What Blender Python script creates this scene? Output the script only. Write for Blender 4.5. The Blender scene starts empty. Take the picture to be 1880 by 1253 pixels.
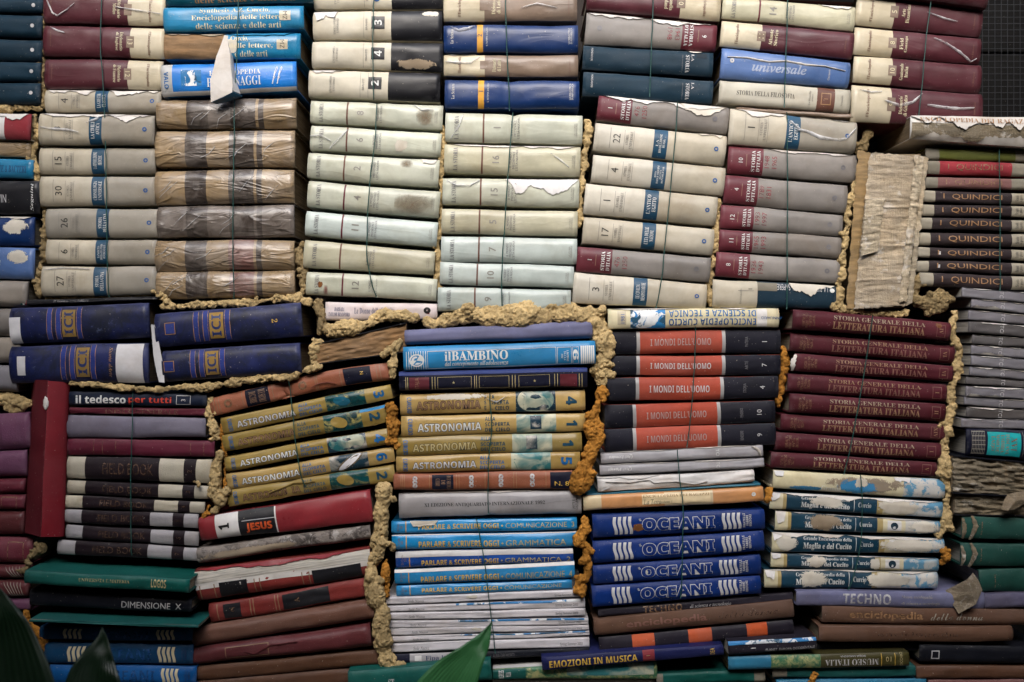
import bpy, bmesh, math, random
from mathutils import Vector, noise
C = bpy.context.scene
COL = C.collection
random.seed(7)

# ---------------------------------------------------------------- camera, sky, sun, exposure
DIST = 1.8
SIDE, BACK, TOP = 1.17, 2.7, 2.30            # unseen walls, added to block light and dim the outer books
EXPO = 1.58
CZ = 0.66                                   # height of the camera above the paving
cd = bpy.data.cameras.new('camera')
cam = bpy.data.objects.new('camera', cd); COL.objects.link(cam)
cam.location = (0, -DIST, CZ); cam.rotation_euler = (math.radians(90), 0, 0)
cd.sensor_width = 36; cd.lens = 36 * DIST / 1.88
cd.clip_start = 0.02; cd.clip_end = 200
cd.dof.use_dof = True; cd.dof.focus_distance = DIST; cd.dof.aperture_fstop = 3.2
C.camera = cam

SUN_ELEV, SUN_AZ = 38, -6                  # degrees; azimuth measured from the camera side towards its right
w = bpy.data.worlds.new('World'); C.world = w; w.use_nodes = True
wn = w.node_tree.nodes; bg = wn['Background']
sky = wn.new('ShaderNodeTexSky'); sky.sky_type = 'NISHITA'; sky.sun_disc = False
sky.sun_elevation = math.radians(SUN_ELEV); sky.sun_rotation = math.radians(180 - SUN_AZ)
sky.dust_density = 3.0
w.node_tree.links.new(sky.outputs[0], bg.inputs[0]); bg.inputs[1].default_value = 0.12
sd = bpy.data.lights.new('sun', 'SUN'); sd.energy = 1.3; sd.angle = math.radians(50); sd.color = (0.97, 0.985, 1.0)
sun = bpy.data.objects.new('sun', sd); COL.objects.link(sun)
_e, _a = math.radians(SUN_ELEV), math.radians(SUN_AZ)
_s = Vector((math.sin(_a) * math.cos(_e), -math.cos(_a) * math.cos(_e), math.sin(_e)))
sun.rotation_euler = _s.to_track_quat('Z', 'Y').to_euler(); sun.location = _s * 4 + Vector((0, 0, CZ))
C.view_settings.view_transform = 'Standard'; C.view_settings.look = 'None'
C.view_settings.exposure = EXPO; C.view_settings.gamma = 1.0; C.view_settings.use_curve_mapping = False
C.cycles.max_bounces = 6

# ---------------------------------------------------------------- materials
def lin(h):
    h = h.lstrip('#'); c = [int(h[i:i + 2], 16) / 255 for i in (0, 2, 4)]
    return tuple(x / 12.92 if x <= .04045 else ((x + .055) / 1.055) ** 2.4 for x in c)

# name: (hex, kind, roughness, wear)
SPEC = {
 'cream': ('b9b09c', 'jacket', .42, .35), 'cream_light': ('c6bfae', 'jacket', .42, .35), 'cream_dark': ('9c9587', 'jacket', .45, .4),
 'storia': ('bdbfac', 'film', .38, .3), 'storia_warm': ('b9b499', 'film', .40, .45), 'storia_cool': ('b8c2bb', 'film', .38, .3),
 'taupe': ('837d77', 'jacket', .45, .35), 'taupe_warm': ('948b80', 'jacket', .45, .35), 'wine': ('642630', 'jacket', .42, .3),
 'maroon': ('54262e', 'film', .40, .4), 'maroon_dark': ('452026', 'cloth', .6, .4), 'parch': ('c6ba9e', 'film', .42, .3), 'brownjack': ('857262', 'film', .42, .4),
 'band_blue': ('1d4a66', 'jacket', .42, .2), 'band_teal': ('17505a', 'jacket', .42, .2),
 'navyink': ('1e2a33', 'cloth', .55, .5), 'teal_dark': ('17303f', 'cloth', .5, .5), 'scienza': ('0e2f62', 'film', .38, .4), 'amber': ('d59a2b', 'jacket', .45, .15),
 'cyan': ('1780ac', 'film', .30, .55), 'azure': ('1878cc', 'film', .30, .25), 'azure_teal': ('0d4f62', 'film', .33, .5), 'silver': ('b8b7b4', 'jacket', .4, .4),
 'plasttan': ('97805f', 'wrap', .30, .5), 'plastdark': ('463d37', 'wrap', .28, .4), 'plastred': ('7c564e', 'wrap', .30, .4), 'plastgrey': ('6f655d', 'wrap', .28, .4),
 'ivory': ('cbc3ae', 'jacket', .42, .35), 'black': ('1e1e22', 'jacket', .36, .4), 'white': ('dcd8d4', 'jacket', .5, .35), 'whitepink': ('d6c8c6', 'jacket', .5, .3),
 'universal': ('5270a4', 'film', .38, .7), 'filos': ('bcb6a4', 'jacket', .45, .3), 'brownband': ('6a4436', 'jacket', .5, .2),
 'olive': ('5b6026', 'cloth', .6, .3), 'qred': ('8e3038', 'cloth', .6, .3), 'qpink': ('7a5350', 'cloth', .6, .4), 'qblack': ('332a2c', 'cloth', .55, .25), 'qgrey': ('a09886', 'cloth', .6, .35), 'qdark': ('807a6c', 'cloth', .6, .35),
 'iciblue': ('1b2558', 'mottled', .45, .7), 'icilight': ('2c3a7e', 'cloth', .5, .4), 'icigold': ('94763c', 'cloth', .5, .6),
 'lilac': ('6f7090', 'cloth', .62, .5), 'lilacdark': ('5e5a72', 'cloth', .62, .5), 'bambino': ('1a80b6', 'jacket', .32, .25), 'navy': ('1f2442', 'cloth', .5, .25), 'navydark': ('14162a', 'cloth', .5, .3),
 'gold': ('b09253', 'jacket', .30, .35), 'golddull': ('98803f', 'jacket', .34, .4), 'sienna': ('9d5c40', 'leather', .5, .4), 'siennadark': ('8a4a38', 'leather', .5, .45),
 'greyantiq': ('a7a3a4', 'film', .5, .6), 'parlare': ('1489c4', 'film', .26, .3), 'parlareblue': ('10489a', 'film', .26, .3), 'magwhite': ('d2ccce', 'jacket', .4, .3),
 'mondi': ('1a1a25', 'cloth', .6, .25), 'orange': ('a84834', 'cloth', .55, .25), 'steel': ('a09d9c', 'jacket', .4, .3), 'greyqui': ('aba8ac', 'jacket', .6, .7), 'greytci': ('7d7a80', 'jacket', .6, .5), 'greytcidark': ('5e5a5a', 'jacket', .6, .8), 'terra': ('cf935c', 'jacket', .35, .2), 'terrapale': ('d9c49c', 'jacket', .35, .2), 'tealedge': ('24708a', 'jacket', .4, .4),
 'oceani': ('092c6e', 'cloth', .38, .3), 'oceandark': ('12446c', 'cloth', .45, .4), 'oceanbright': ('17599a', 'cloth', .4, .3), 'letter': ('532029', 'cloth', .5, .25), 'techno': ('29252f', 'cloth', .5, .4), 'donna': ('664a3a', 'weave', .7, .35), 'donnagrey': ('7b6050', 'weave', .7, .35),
 'oranged': ('c8592e', 'cloth', .6, .2), 'musica': ('1a2050', 'cloth', .5, .3), 'maglia': ('123c50', 'jacket', .42, .3), 'magliacream': ('d6cba6', 'jacket', .45, .5), 'magliagold': ('b09a62', 'jacket', .45, .4), 'magliablue': ('5a94b4', 'peelblue', .45, .6),
 'green': ('115850', 'cloth', .42, .6), 'greendark': ('1c4a41', 'cloth', .5, .4), 'tealbook': ('185a56', 'cloth', .5, .4), 'museo': ('45401f', 'jacket', .4, .3), 'museogreen': ('3c7350', 'marble', .4, .3), 'cyanbook': ('23779a', 'jacket', .4, .35),
 'crimson': ('662236', 'cloth', .5, .4), 'mauve': ('757080', 'cloth', .6, .5), 'fieldcream': ('b8b09c', 'leather', .55, .35), 'fieldgrey': ('a09c9e', 'leather', .55, .35), 'fieldpurple': ('21171d', 'cloth', .55, .3), 'tedesco': ('172034', 'cloth', .45, .35), 'indice': ('5e2432', 'cloth', .55, .3), 'redstand': ('5e1b24', 'cloth', .55, .25),
 'jesus': ('8e2a31', 'jacket', .32, .25), 'redleather': ('85312c', 'leather', .5, .45), 'brownleather': ('6e4a3b', 'leather', .5, .5), 'maroonleather': ('602c2f', 'leather', .42, .4), 'brownold': ('5a3a26', 'leather', .6, .5), 'purple': ('6a3f5a', 'leather', .55, .5), 'purplered': ('6c2836', 'leather', .55, .5), 'tattergrey': ('8a8078', 'peelgrey', .7, .8),
 'cyanlabel': ('17a5a8', 'jacket', .4, .2), 'night': ('14161f', 'cloth', .5, .4), 'bambinotop': ('2a3a74', 'cloth', .5, .3),
 'paper': ('b3a68e', 'pages', .8, .3), 'paperwhite': ('cfc8ba', 'pages', .8, .3), 'paperold': ('8d7a5e', 'pages', .85, .5), 'labelwhite': ('d4d2d4', 'jacket', .6, .3), 'tornwhite': ('d2ccc4', 'jacket', .8, .3), 'filmwhite': ('eeeef2', 'thin', .35, .1),
 'binding': ('9c7a54', 'fibre', .85, .8), 'peel': ('d0c8b8', 'peel', .75, .5), 'peelbrown': ('97866f', 'peel', .8, .5), 'peelblueon': ('2d7fae', 'peel', .6, .4), 'blueart': ('2a78b0', 'art', .4, .3), 'astropic': ('4d7f74', 'astro', .3, .3), 'astropale': ('b9bfa0', 'astropale', .3, .3), 'astrodark': ('2e5a68', 'astrodark', .3, .2), 'aquaart': ('5aa5a8', 'astropale', .35, .3),
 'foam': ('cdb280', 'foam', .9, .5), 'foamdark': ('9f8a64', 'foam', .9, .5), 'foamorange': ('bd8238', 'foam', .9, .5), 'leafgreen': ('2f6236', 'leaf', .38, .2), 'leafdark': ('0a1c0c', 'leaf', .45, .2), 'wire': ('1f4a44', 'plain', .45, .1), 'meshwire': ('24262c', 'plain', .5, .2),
 'rust': ('75471f', 'peel', .8, .4), 'smear': ('7c6a50', 'smear', .7, .3), 'pinkstain': ('8a3a38', 'smear', .6, .3), 'backglue': ('ccb99c', 'bookback', .85, .6),
 'scrap': ('a3937a', 'bookback', .85, .5), 'tealfold': ('14506e', 'film', .4, .4),
 'redface': ('84202a', 'cloth', .5, .3),
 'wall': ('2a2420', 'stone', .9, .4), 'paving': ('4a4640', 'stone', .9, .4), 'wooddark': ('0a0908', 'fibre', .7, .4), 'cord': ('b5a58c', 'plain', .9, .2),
}
INKS = {'dark': '3c3a36', 'grey': '86827a', 'faint': 'a09a8c', 'white': 'd8d8d4', 'gold': 'b8a878', 'goldy': 'd8b04a', 'goldfade': '8a6a50', 'blue': '0f5f9a', 'bluedk': '1c4f8a', 'red': '8c3440', 'silver': 'c0bebe', 'cream': 'd6cba8', 'steelgrey': '6f6d70', 'navy': '20305c', 'orangei': 'd0582c', 'redi': 'c8402c', 'brown': '7a5a4c', 'ocean': '092c6e', 'black': '1c1a1a', 'teal': '0e4258', 'donnag': '5c4436', 'bronze': '9a7450', 'goldmid': '94806a', 'golddim': '7a5448', 'silverdim': 'a08a86', 'greyblue': '98a2b8'}
_M = {}

def mat(n):
    if n in _M: return _M[n]
    m = bpy.data.materials.new(n); m.use_nodes = True
    nt = m.node_tree; N = nt.nodes; L = nt.links; P = N['Principled BSDF']; OUT = N['Material Output']
    _M[n] = m
    def new(t, **k):
        x = N.new('ShaderNode' + t)
        for a, b in k.items(): setattr(x, a, b)
        return x
    tc = new('TexCoord'); oi = new('ObjectInfo')
    mul = new('MixRGB', blend_type='ADD'); mul.inputs[0].default_value = 1
    rs = new('MixRGB', blend_type='MULTIPLY'); rs.inputs[0].default_value = 1; rs.inputs[2].default_value = (9, 9, 9, 1)
    L.new(oi.outputs['Random'], rs.inputs[1]); L.new(tc.outputs['Object'], mul.inputs[1]); L.new(rs.outputs[0], mul.inputs[2])
    V = mul.outputs[0]
    def scaled(s):
        q = new('Mapping'); q.inputs['Scale'].default_value = s; L.new(V, q.inputs[0]); return q.outputs[0]
    def nz(scale, det=6, rough=.6, dist=0, vec=None):
        q = new('TexNoise'); q.inputs['Scale'].default_value = scale; q.inputs['Detail'].default_value = det
        q.inputs['Roughness'].default_value = rough; q.inputs['Distortion'].default_value = dist
        L.new(vec or V, q.inputs['Vector']); return q.outputs['Fac']
    def mr(v, a, b, c=0, d=1):
        q = new('MapRange'); q.clamp = True
        for i, x in enumerate((a, b, c, d)): q.inputs[i + 1].default_value = x
        L.new(v, q.inputs[0]); return q.outputs[0]
    def mth(op, a, b):
        q = new('Math', operation=op)
        for i, x in enumerate((a, b)):
            if isinstance(x, (int, float)): q.inputs[i].default_value = x
            else: L.new(x, q.inputs[i])
        return q.outputs[0]
    def mix(f, a, b, bt='MIX'):
        q = new('MixRGB', blend_type=bt)
        for i, x in enumerate((f, a, b)):
            if isinstance(x, (int, float)): q.inputs[i].default_value = x
            elif isinstance(x, tuple): q.inputs[i].default_value = (*x, 1) if len(x) == 3 else x
            else: L.new(x, q.inputs[i])
        return q.outputs[0]
    if n.startswith('ink_'):
        h = n[4:].split('|')[0]; worn = '|w' in n
        col = lin(INKS[h])
        L.new(mix(nz(60), tuple(x * .75 for x in col), tuple(min(1, x * 1.15) for x in col)), P.inputs['Base Color'])
        P.inputs['Roughness'].default_value = .45
        a = mr(nz(130 if worn else 160, 5, .7), .34 if worn else .24, .58 if worn else .34, .30 if worn else .6, 1)
        L.new(a, P.inputs['Alpha'])
        return m
    h, kind, rough, wear = SPEC[n]
    c = lin(h); P.inputs['Roughness'].default_value = rough
    if kind == 'plain':
        P.inputs['Base Color'].default_value = (*c, 1); return m
    n1 = nz(11, 8, .65); n2 = nz(55, 6, .7, 0, scaled((.35, 1, 1)))
    dk = tuple(x * .70 for x in c); lt = tuple(min(.9, x * 1.16 + .004) for x in c)
    base = mix(mr(n1, .3, .7), dk, lt)
    val = mr(oi.outputs['Random'], 0, 1, .90, 1.08)
    hsv = new('HueSaturation'); L.new(val, hsv.inputs['Value']); L.new(base, hsv.inputs['Color']); base = hsv.outputs[0]
    bump = mth('MULTIPLY', n2, .5); bs = .25; bd = .0012
    if kind in ('pages', 'fibre'):
        st = nz(260 if kind == 'pages' else 130, 3, .5, 0, scaled((.05, .05, 3.4) if kind == 'pages' else (.25, 1, 1.3)))
        base = mix(mr(st, .35, .65), base, tuple(x * .45 for x in c)); bump = st; bs = .7
    elif kind == 'bookback':
        hz = nz(70, 5, .65, .3, scaled((.22, 1, 1.5))); th_ = nz(330, 2, .5, 0, scaled((1.6, 1, .12)))
        base = mix(mr(hz, .42, .62), base, tuple(x * .42 for x in c)); base = mix(mr(th_, .5, .7, 0, .45), base, tuple(x * .5 for x in c))
        base = mix(mr(nz(24, 7, .7, .4), .55, .62, 0, .8), base, (.66, .62, .56)); base = mix(mr(nz(17, 6, .7, .4, scaled((1, 1, .6))), .60, .70, 0, .7), base, (.30, .20, .11))
        base = mix(mr(nz(9, 8, .75, .6), .46, .66, 0, .75), base, tuple(x * .45 for x in c)); bump = mth('ADD', mth('MULTIPLY', hz, 1.2), mth('ADD', mth('MULTIPLY', th_, .5), mth('MULTIPLY', nz(40, 9, .75), 1.5))); bs = .9; bd = .003
    elif kind == 'peelgrey':
        base = mix(mr(nz(38, 8, .7, .5), .48, .54), base, (.055, .045, .04))
        base = mix(mr(nz(60, 6, .7, .3), .56, .60), base, (.38, .35, .32)); bump = nz(60, 7, .7); bs = .8
    elif kind == 'peelblue':
        base = mix(mr(nz(45, 7, .7, .4), .47, .52), base, (.62, .58, .52))
    elif kind == 'mottled':
        base = mix(mr(nz(16, 8, .72, .4), .40, .58), base, (.008, .010, .022)); base = mix(mr(nz(34, 9, .78, .3), .60, .72, 0, .7), base, (.17, .21, .36))
    elif kind == 'marble':
        base = mix(mr(nz(70, 6, .7, 1), .42, .6), base, (.45, .42, .18)); base = mix(mr(nz(50, 6, .7, 1), .55, .6), base, (.04, .12, .07))
    elif kind == 'art':
        base = mix(mr(nz(30, 5, .6, .8), .5, .53), base, (.75, .76, .76)); base = mix(mr(nz(48, 6, .6, .4), .56, .60), base, (.02, .07, .12))
    elif kind == 'astro':
        base = mix(mr(nz(30, 6, .65, 1.5), .50, .66), (.004, .06, .065), (.42, .34, .10)); base = mix(mr(nz(55, 6, .65, 1.5), .46, .62), base, (.006, .03, .035))
    elif kind == 'astropale':
        base = mix(mr(nz(22, 4, .5, 1.2), .40, .62), (.03, .15, .16), (.52, .50, .36)); base = mix(mr(nz(50, 6, .65, 1.0), .60, .70), base, (.03, .13, .14))
    elif kind == 'astrodark':
        base = mix(mr(nz(24, 4, .5, .6), .50, .66), (.012, .035, .055), (.55, .50, .42)); base = mix(mr(nz(420, 2, .5), .66, .72), base, (.5, .5, .5))
    if kind == 'foam':
        base = mix(mr(nz(26, 6, .65), .40, .66), tuple(x * .60 for x in c), tuple(min(.85, x * 1.15) for x in c))
        base = mix(mr(nz(210, 5, .7), .56, .70), base, tuple(x * .42 for x in c))
        bump = nz(120, 9, .75); bs = .9; bd = .004
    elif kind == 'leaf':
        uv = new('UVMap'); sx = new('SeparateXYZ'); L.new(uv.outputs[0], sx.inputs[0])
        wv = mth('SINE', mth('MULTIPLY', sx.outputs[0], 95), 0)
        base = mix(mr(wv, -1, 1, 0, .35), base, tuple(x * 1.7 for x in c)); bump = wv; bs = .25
    elif kind in ('cloth', 'weave'):
        wv = nz(900 if kind == 'cloth' else 620, 2, .5); bump = mth('ADD', mth('MULTIPLY', wv, .6), n2); bs = .3 if kind == 'cloth' else .5
    elif kind == 'leather':
        vo = new('TexVoronoi'); vo.inputs['Scale'].default_value = 420; L.new(V, vo.inputs['Vector'])
        bump = mth('ADD', mth('MULTIPLY', vo.outputs[0], .5), n2); bs = .4
    elif kind in ('film', 'wrap'):
        k = 1 if kind == 'wrap' else .0
        rot = new('Mapping'); rot.inputs['Rotation'].default_value = (0, .75, 0); rot.inputs['Scale'].default_value = (.55, 1, 1.9); L.new(V, rot.inputs[0])
        wr = nz(17 if k else 11, 3, .45, .9, rot.outputs[0])
        cr = mr(mth('ABSOLUTE', mth('SUBTRACT', wr, .5), 0), 0, .06, 1, 0)
        bump = mth('ADD', mth('MULTIPLY', cr, .55 if k else .12), mth('ADD', mth('MULTIPLY', n2, .12), mth('MULTIPLY', wr, 3.2 if k else 1.0)))
        bs = .55 if k else .3; bd = .005
        if k: base = mix(mr(nz(13, 6, .65, 1.2), .40, .72, 0, .58), base, (.31, .275, .245))
    if kind not in ('foam', 'leaf', 'wrap', 'astro', 'astrodark', 'astropale', 'art'):
        gy = sum(c) / 3
        base = mix(mr(nz(5, 7, .72, .5), .42, .68, 0, .5), base, tuple(min(.6, x * .62 + gy * .32 + .008) for x in c))
    # stains, then rubbed edges and scuffs, then specks of plaster dust
    if kind not in ('foam', 'leaf'):
        base = mix(mr(nz(7, 6, .68, .5), .50, .74, 0, .55), base, tuple(x * y for x, y in zip(c, (.62, .52, .40))))
        at = new('Attribute'); at.attribute_name = 'edge'
        ew = mth('ADD', mth('MULTIPLY', at.outputs['Fac'], .30), mth('MULTIPLY', n2, 1.0))
        worn = tuple(min(.62, x * .95 + .05) for x in c)
        base = mix(mr(ew, .68 - .08 * wear, .84, 0, min(1, .45 + wear * .5)), base, worn)
        base = mix(mr(nz(24, 8, .72, .2), .66 - .10 * wear, .80 - .06 * wear, 0, wear * .55), base, tuple(min(.6, x * .85 + .05) for x in c))
        base = mix(mr(nz(330, 2, .5), .725, .75, 0, .55), base, (.50, .45, .38))
    P.inputs['Specular IOR Level'].default_value = .14 if kind in ('cloth', 'weave', 'pages', 'fibre', 'foam', 'bookback') else .32
    L.new(base, P.inputs['Base Color'])
    L.new(mr(n1, .25, .75, max(.15, rough - .12), min(1, rough + .16)), P.inputs['Roughness'])
    b = new('Bump'); b.inputs['Strength'].default_value = bs; b.inputs['Distance'].default_value = bd
    L.new(bump, b.inputs['Height']); L.new(b.outputs[0], P.inputs['Normal'])
    if kind in ('film', 'wrap'):
        P.inputs['Coat Weight'].default_value = .6 if kind == 'wrap' else .28; P.inputs['Coat Roughness'].default_value = .2 if kind == 'wrap' else .3
    if kind == 'thin':
        L.new(mr(nz(45, 5, .6), .36, .62, .22, .9), P.inputs['Alpha'])
    if kind in ('peel', 'smear'):
        at = new('Attribute'); at.attribute_name = 'edge'
        a = mr(mth('SUBTRACT', nz(46, 10, .80, .8), mth('MULTIPLY', at.outputs['Fac'], .27)), .30 if kind == 'peel' else .10, .315 if kind == 'peel' else .55, 0, 1 if kind == 'peel' else .75)
        L.new(a, P.inputs['Alpha'])
    return m

# ---------------------------------------------------------------- helpers
PX = 0.001
def wpt(px, py, d=0.0):
    """a point of the book wall: 1000 photo pixels to the metre on the plane of the spines, d metres behind it"""
    k = (DIST + d) / DIST
    return Vector(((px - 940) * PX * k, d, CZ + (626.5 - py) * PX * k))

def link(name, me, parent=None, smooth=True):
    if isinstance(me, bmesh.types.BMesh):
        b = me; me = bpy.data.meshes.new(name); b.to_mesh(me); b.free()
    o = bpy.data.objects.new(name, me); COL.objects.link(o)
    if smooth and len(me.polygons): me.polygons.foreach_set('use_smooth', [True] * len(me.polygons))
    if parent is not None: o.parent = parent
    return o

LABELS = {}
def tag(o, label, cat, group=None, kind=None):
    if kind: o['kind'] = kind
    else:
        o['label'] = label; o['category'] = cat; o['kind'] = 'thing'
        LABELS.setdefault(label.lower(), []).append(o.name)
    if group: o['group'] = group
    return o

def grid_mesh(name, P, nu, nv, mats=None, fm=None, edge=None):
    """a (nu+1) x (nv+1) grid of points P[i][j]"""
    me = bpy.data.meshes.new(name)
    vs = [P[i][j] for i in range(nu + 1) for j in range(nv + 1)]
    f = [(i * (nv + 1) + j, i * (nv + 1) + j + 1, (i + 1) * (nv + 1) + j + 1, (i + 1) * (nv + 1) + j) for i in range(nu) for j in range(nv)]
    me.from_pydata(vs, [], f)
    for x in mats or []: me.materials.append(mat(x))
    if fm: me.polygons.foreach_set('material_index', [fm(i, j) for i in range(nu) for j in range(nv)])
    if edge:
        a = me.attributes.new('edge', 'FLOAT', 'POINT')
        a.data.foreach_set('value', [edge(i, j) for i in range(nu + 1) for j in range(nv + 1)])
    return me

VS = [-1, -.965, -.90, -.80, -.64, -.45, -.23, 0, .23, .45, .64, .80, .90, .965, 1]
TEXTS = []          # lettering jobs, done together at the end
SANS, SERIF, ITAL, BOLD, BITAL, SCRIPT = 0, 1, 2, 3, 4, 5

class Bk:
    pass

def book(q, bands, label, name='hardcover_book', cat='book', group=None, d=0.0, D=.165, B=.15, p=3.6, cover=None, pages='paper',
         pinch=(), bow=0, flip=False, gap=.0004, wob=.0015, inset=.004, board=True, vt=0.0):
    """one book lying flat, seen from its spine. q = left x, top, bottom, right x, top, bottom of the spine in photo pixels; bands run along the spine"""
    x0, a0, b0, x1, a1, b1 = q
    TL, BL, TR, BR = wpt(x0, a0, d), wpt(x0, b0, d), wpt(x1, a1, d), wpt(x1, b1, d)
    ml, mr_ = (TL + BL) / 2, (TR + BR) / 2
    ang = math.atan2(mr_.z - ml.z, mr_.x - ml.x)
    L = (mr_ - ml).length; ca = math.cos(ang)
    h0, h1 = (TL.z - BL.z) / 2 * ca - gap, (TR.z - BR.z) / 2 * ca - gap
    hm = (h0 + h1) / 2
    bk = Bk(); bk.flip = flip; bk.vt = vt; bk.L = L; bk.h = hm
    up = Vector((-math.sin(ang), 0, math.cos(ang)))
    t = bpy.data.objects.new(name, None); COL.objects.link(t); t.empty_display_size = .02
    t.location = (ml + mr_) / 2 - up * hm; t.rotation_euler = (0, -ang, 0)
    tag(t, label, cat, group)
    sd_ = random.uniform(0, 500); bulge = min(B * 2 * hm, .011)
    def Hh(u):
        h = h0 + (h1 - h0) * u
        for (pu, s, wd) in pinch: h -= abs(s) * .45 * math.exp(-((u - pu) / wd) ** 2)
        return h
    def Zc(u): return hm + bow * (1 - (2 * u - 1) ** 2) + wob * 1.3 * noise.noise(Vector((u * 2.4 + sd_, 7.7, .2)))
    def S(u, v, off=0.0):
        y = -bulge * (1 - abs(v) ** p)
        for (pu, s, wd) in pinch: y += s * math.exp(-((u - pu) / wd) ** 2) * (1 - .5 * v * v)
        nx = noise.noise(Vector((u * 5 + sd_, v * .8, 1.7))); nf = noise.noise(Vector((u * 17 + sd_, v * 2.2, 9.1)))
        y += wob * (nx * 1.2 + .5 * nf) * (1 - v ** 4)
        ez = wob * noise.noise(Vector((u * 7 + sd_ + 40, 3.3 * (1 if v > 0 else -1), .5))) * v * v * .8
        z = Zc(u) + Hh(u) * v * .999 - abs(ez) * (1 if v > 0 else -1)
        nrm = Vector((0, -1, bulge / max(hm, .003) * p * abs(v) ** (p - 1) * (1 if v > 0 else -1))).normalized()
        return Vector(((u - .5) * L, y, z)) + nrm * off
    bk.S = S; bk.root = t
    # spine: front sheet plus a flat back, ends closed
    if flip: bands = [(1 - b_, 1 - a_, m_) for a_, b_, m_ in bands[::-1]]
    us = sorted(set([round(i / 26, 4) for i in range(27)] + [round(a_, 4) for a_, _, _ in bands] + [1.0]))
    us = [u for i, u in enumerate(us) if i == 0 or u - us[i - 1] > .002 or u in (1.0,)]
    if us[-1] - us[-2] < .002: us.pop(-2)
    names = list(dict.fromkeys(m_ for _, _, m_ in bands))
    def bandof(u):
        for a_, b_, m_ in bands:
            if a_ <= u < b_: return names.index(m_)
        return names.index(bands[-1][2])
    nu, nv = len(us) - 1, len(VS) - 1
    P = [[S(us[i], VS[j]) for j in range(nv + 1)] for i in range(nu + 1)]
    me = bpy.data.meshes.new('spine')
    verts = [P[i][j] for i in range(nu + 1) for j in range(nv + 1)]; W = nv + 1
    faces, fm = [], []
    for i in range(nu):
        mi = bandof((us[i] + us[i + 1]) / 2)
        for j in range(nv):
            faces.append((i * W + j, (i + 1) * W + j, (i + 1) * W + j + 1, i * W + j + 1)); fm.append(mi)
    nb = len(verts)
    for i in range(nu + 1):
        verts += [Vector((P[i][0].x, .0018, P[i][0].z)), Vector((P[i][nv].x, .0018, P[i][nv].z))]
    for i in range(nu):
        mi = bandof((us[i] + us[i + 1]) / 2); a = nb + 2 * i
        faces += [(a, a + 2, (i + 1) * W, i * W), (i * W + nv, (i + 1) * W + nv, a + 3, a + 1), (a + 1, a + 3, a + 2, a)]; fm += [mi] * 3
    for i, s in ((0, 1), (nu, -1)):
        ring = [i * W + j for j in range(nv + 1)] + [nb + 2 * i + 1, nb + 2 * i]
        faces.append(tuple(ring[::s])); fm.append(bandof(0 if s > 0 else .999))
    me.from_pydata(verts, [], faces)
    for m_ in names: me.materials.append(mat(m_))
    me.polygons.foreach_set('material_index', fm)
    at = me.attributes.new('edge', 'FLOAT', 'POINT')
    ev = [max(abs(VS[j]) ** 6, max(0, 1 - min(us[i], 1 - us[i]) * 45) * .8) for i in range(nu + 1) for j in range(nv + 1)] + [.6] * (2 * (nu + 1))
    at.data.foreach_set('value', ev)
    bk.spine = link('spine', me, t)
    # boards and page block follow the thickness along the spine
    def slab(nm, m_, xin, ya, yb, fl, fh, n=8):
        V_, F_ = [], []
        for i in range(n + 1):
            u = i / n; x = (u - .5) * (L - 2 * xin); lo, hi = fl(u), fh(u)
            V_ += [(x, ya, lo), (x, ya, hi), (x, yb, hi), (x, yb, lo)]
        for i in range(n):
            a, b_ = 4 * i, 4 * i + 4
            F_ += [(a, b_, b_ + 1, a + 1), (a + 1, b_ + 1, b_ + 2, a + 2), (a + 2, b_ + 2, b_ + 3, a + 3), (a + 3, b_ + 3, b_, a)]
        F_ += [(0, 1, 2, 3), (4 * n + 3, 4 * n + 2, 4 * n + 1, 4 * n)]
        m2 = bpy.data.meshes.new(nm); m2.from_pydata(V_, [], F_); m2.materials.append(mat(m_))
        return link(nm, m2, t, smooth=False)
    cv = cover or max(bands, key=lambda b_: b_[1] - b_[0])[2]
    th = min(.0026, hm * .25) if board else min(.0008, hm * .1)
    slab('cover_board', cv, 0, .0022, D, lambda u: Zc(u) + Hh(u) - th, lambda u: Zc(u) + Hh(u) - .0002)
    slab('cover_board', cv, 0, .0022, D, lambda u: Zc(u) - Hh(u) + .0002, lambda u: Zc(u) - Hh(u) + th)
    slab('page_block', pages, inset if board else .0004, .0022, D - inset, lambda u: Zc(u) - Hh(u) + th + .0001, lambda u: Zc(u) + Hh(u) - th - .0001)
    return bk

def uvmap(bk, u, v):
    v = bk.vt + (1 - bk.vt) * v
    if bk.flip: u, v = 1 - u, 1 - v
    return u, 1 - 2 * v

def patch(bk, u0, u1, v0, v1, m_, name='spine_label', off=.0004, label=None, soft=False):
    """a sheet lying on the spine (printed panel, paper label, peeled area); v runs 0 at the top to 1 at the bottom"""
    nu = max(4, int((u1 - u0) * 40)); nv = 10
    P = []
    for i in range(nu + 1):
        r = []
        for j in range(nv + 1):
            u, v = uvmap(bk, u0 + (u1 - u0) * i / nu, v0 + (v1 - v0) * j / nv)
            r.append(bk.S(u, v, off))
        P.append(r)
    e = (lambda i, j: min(1.4, (2 * i / nu - 1) ** 2 + (2 * j / nv - 1) ** 2)) if soft else (lambda i, j: 0.0)
    o = link(name, grid_mesh(name, P, nu, nv, [m_], edge=e), bk.spine)
    if label: o['label'] = label
    return o

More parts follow.
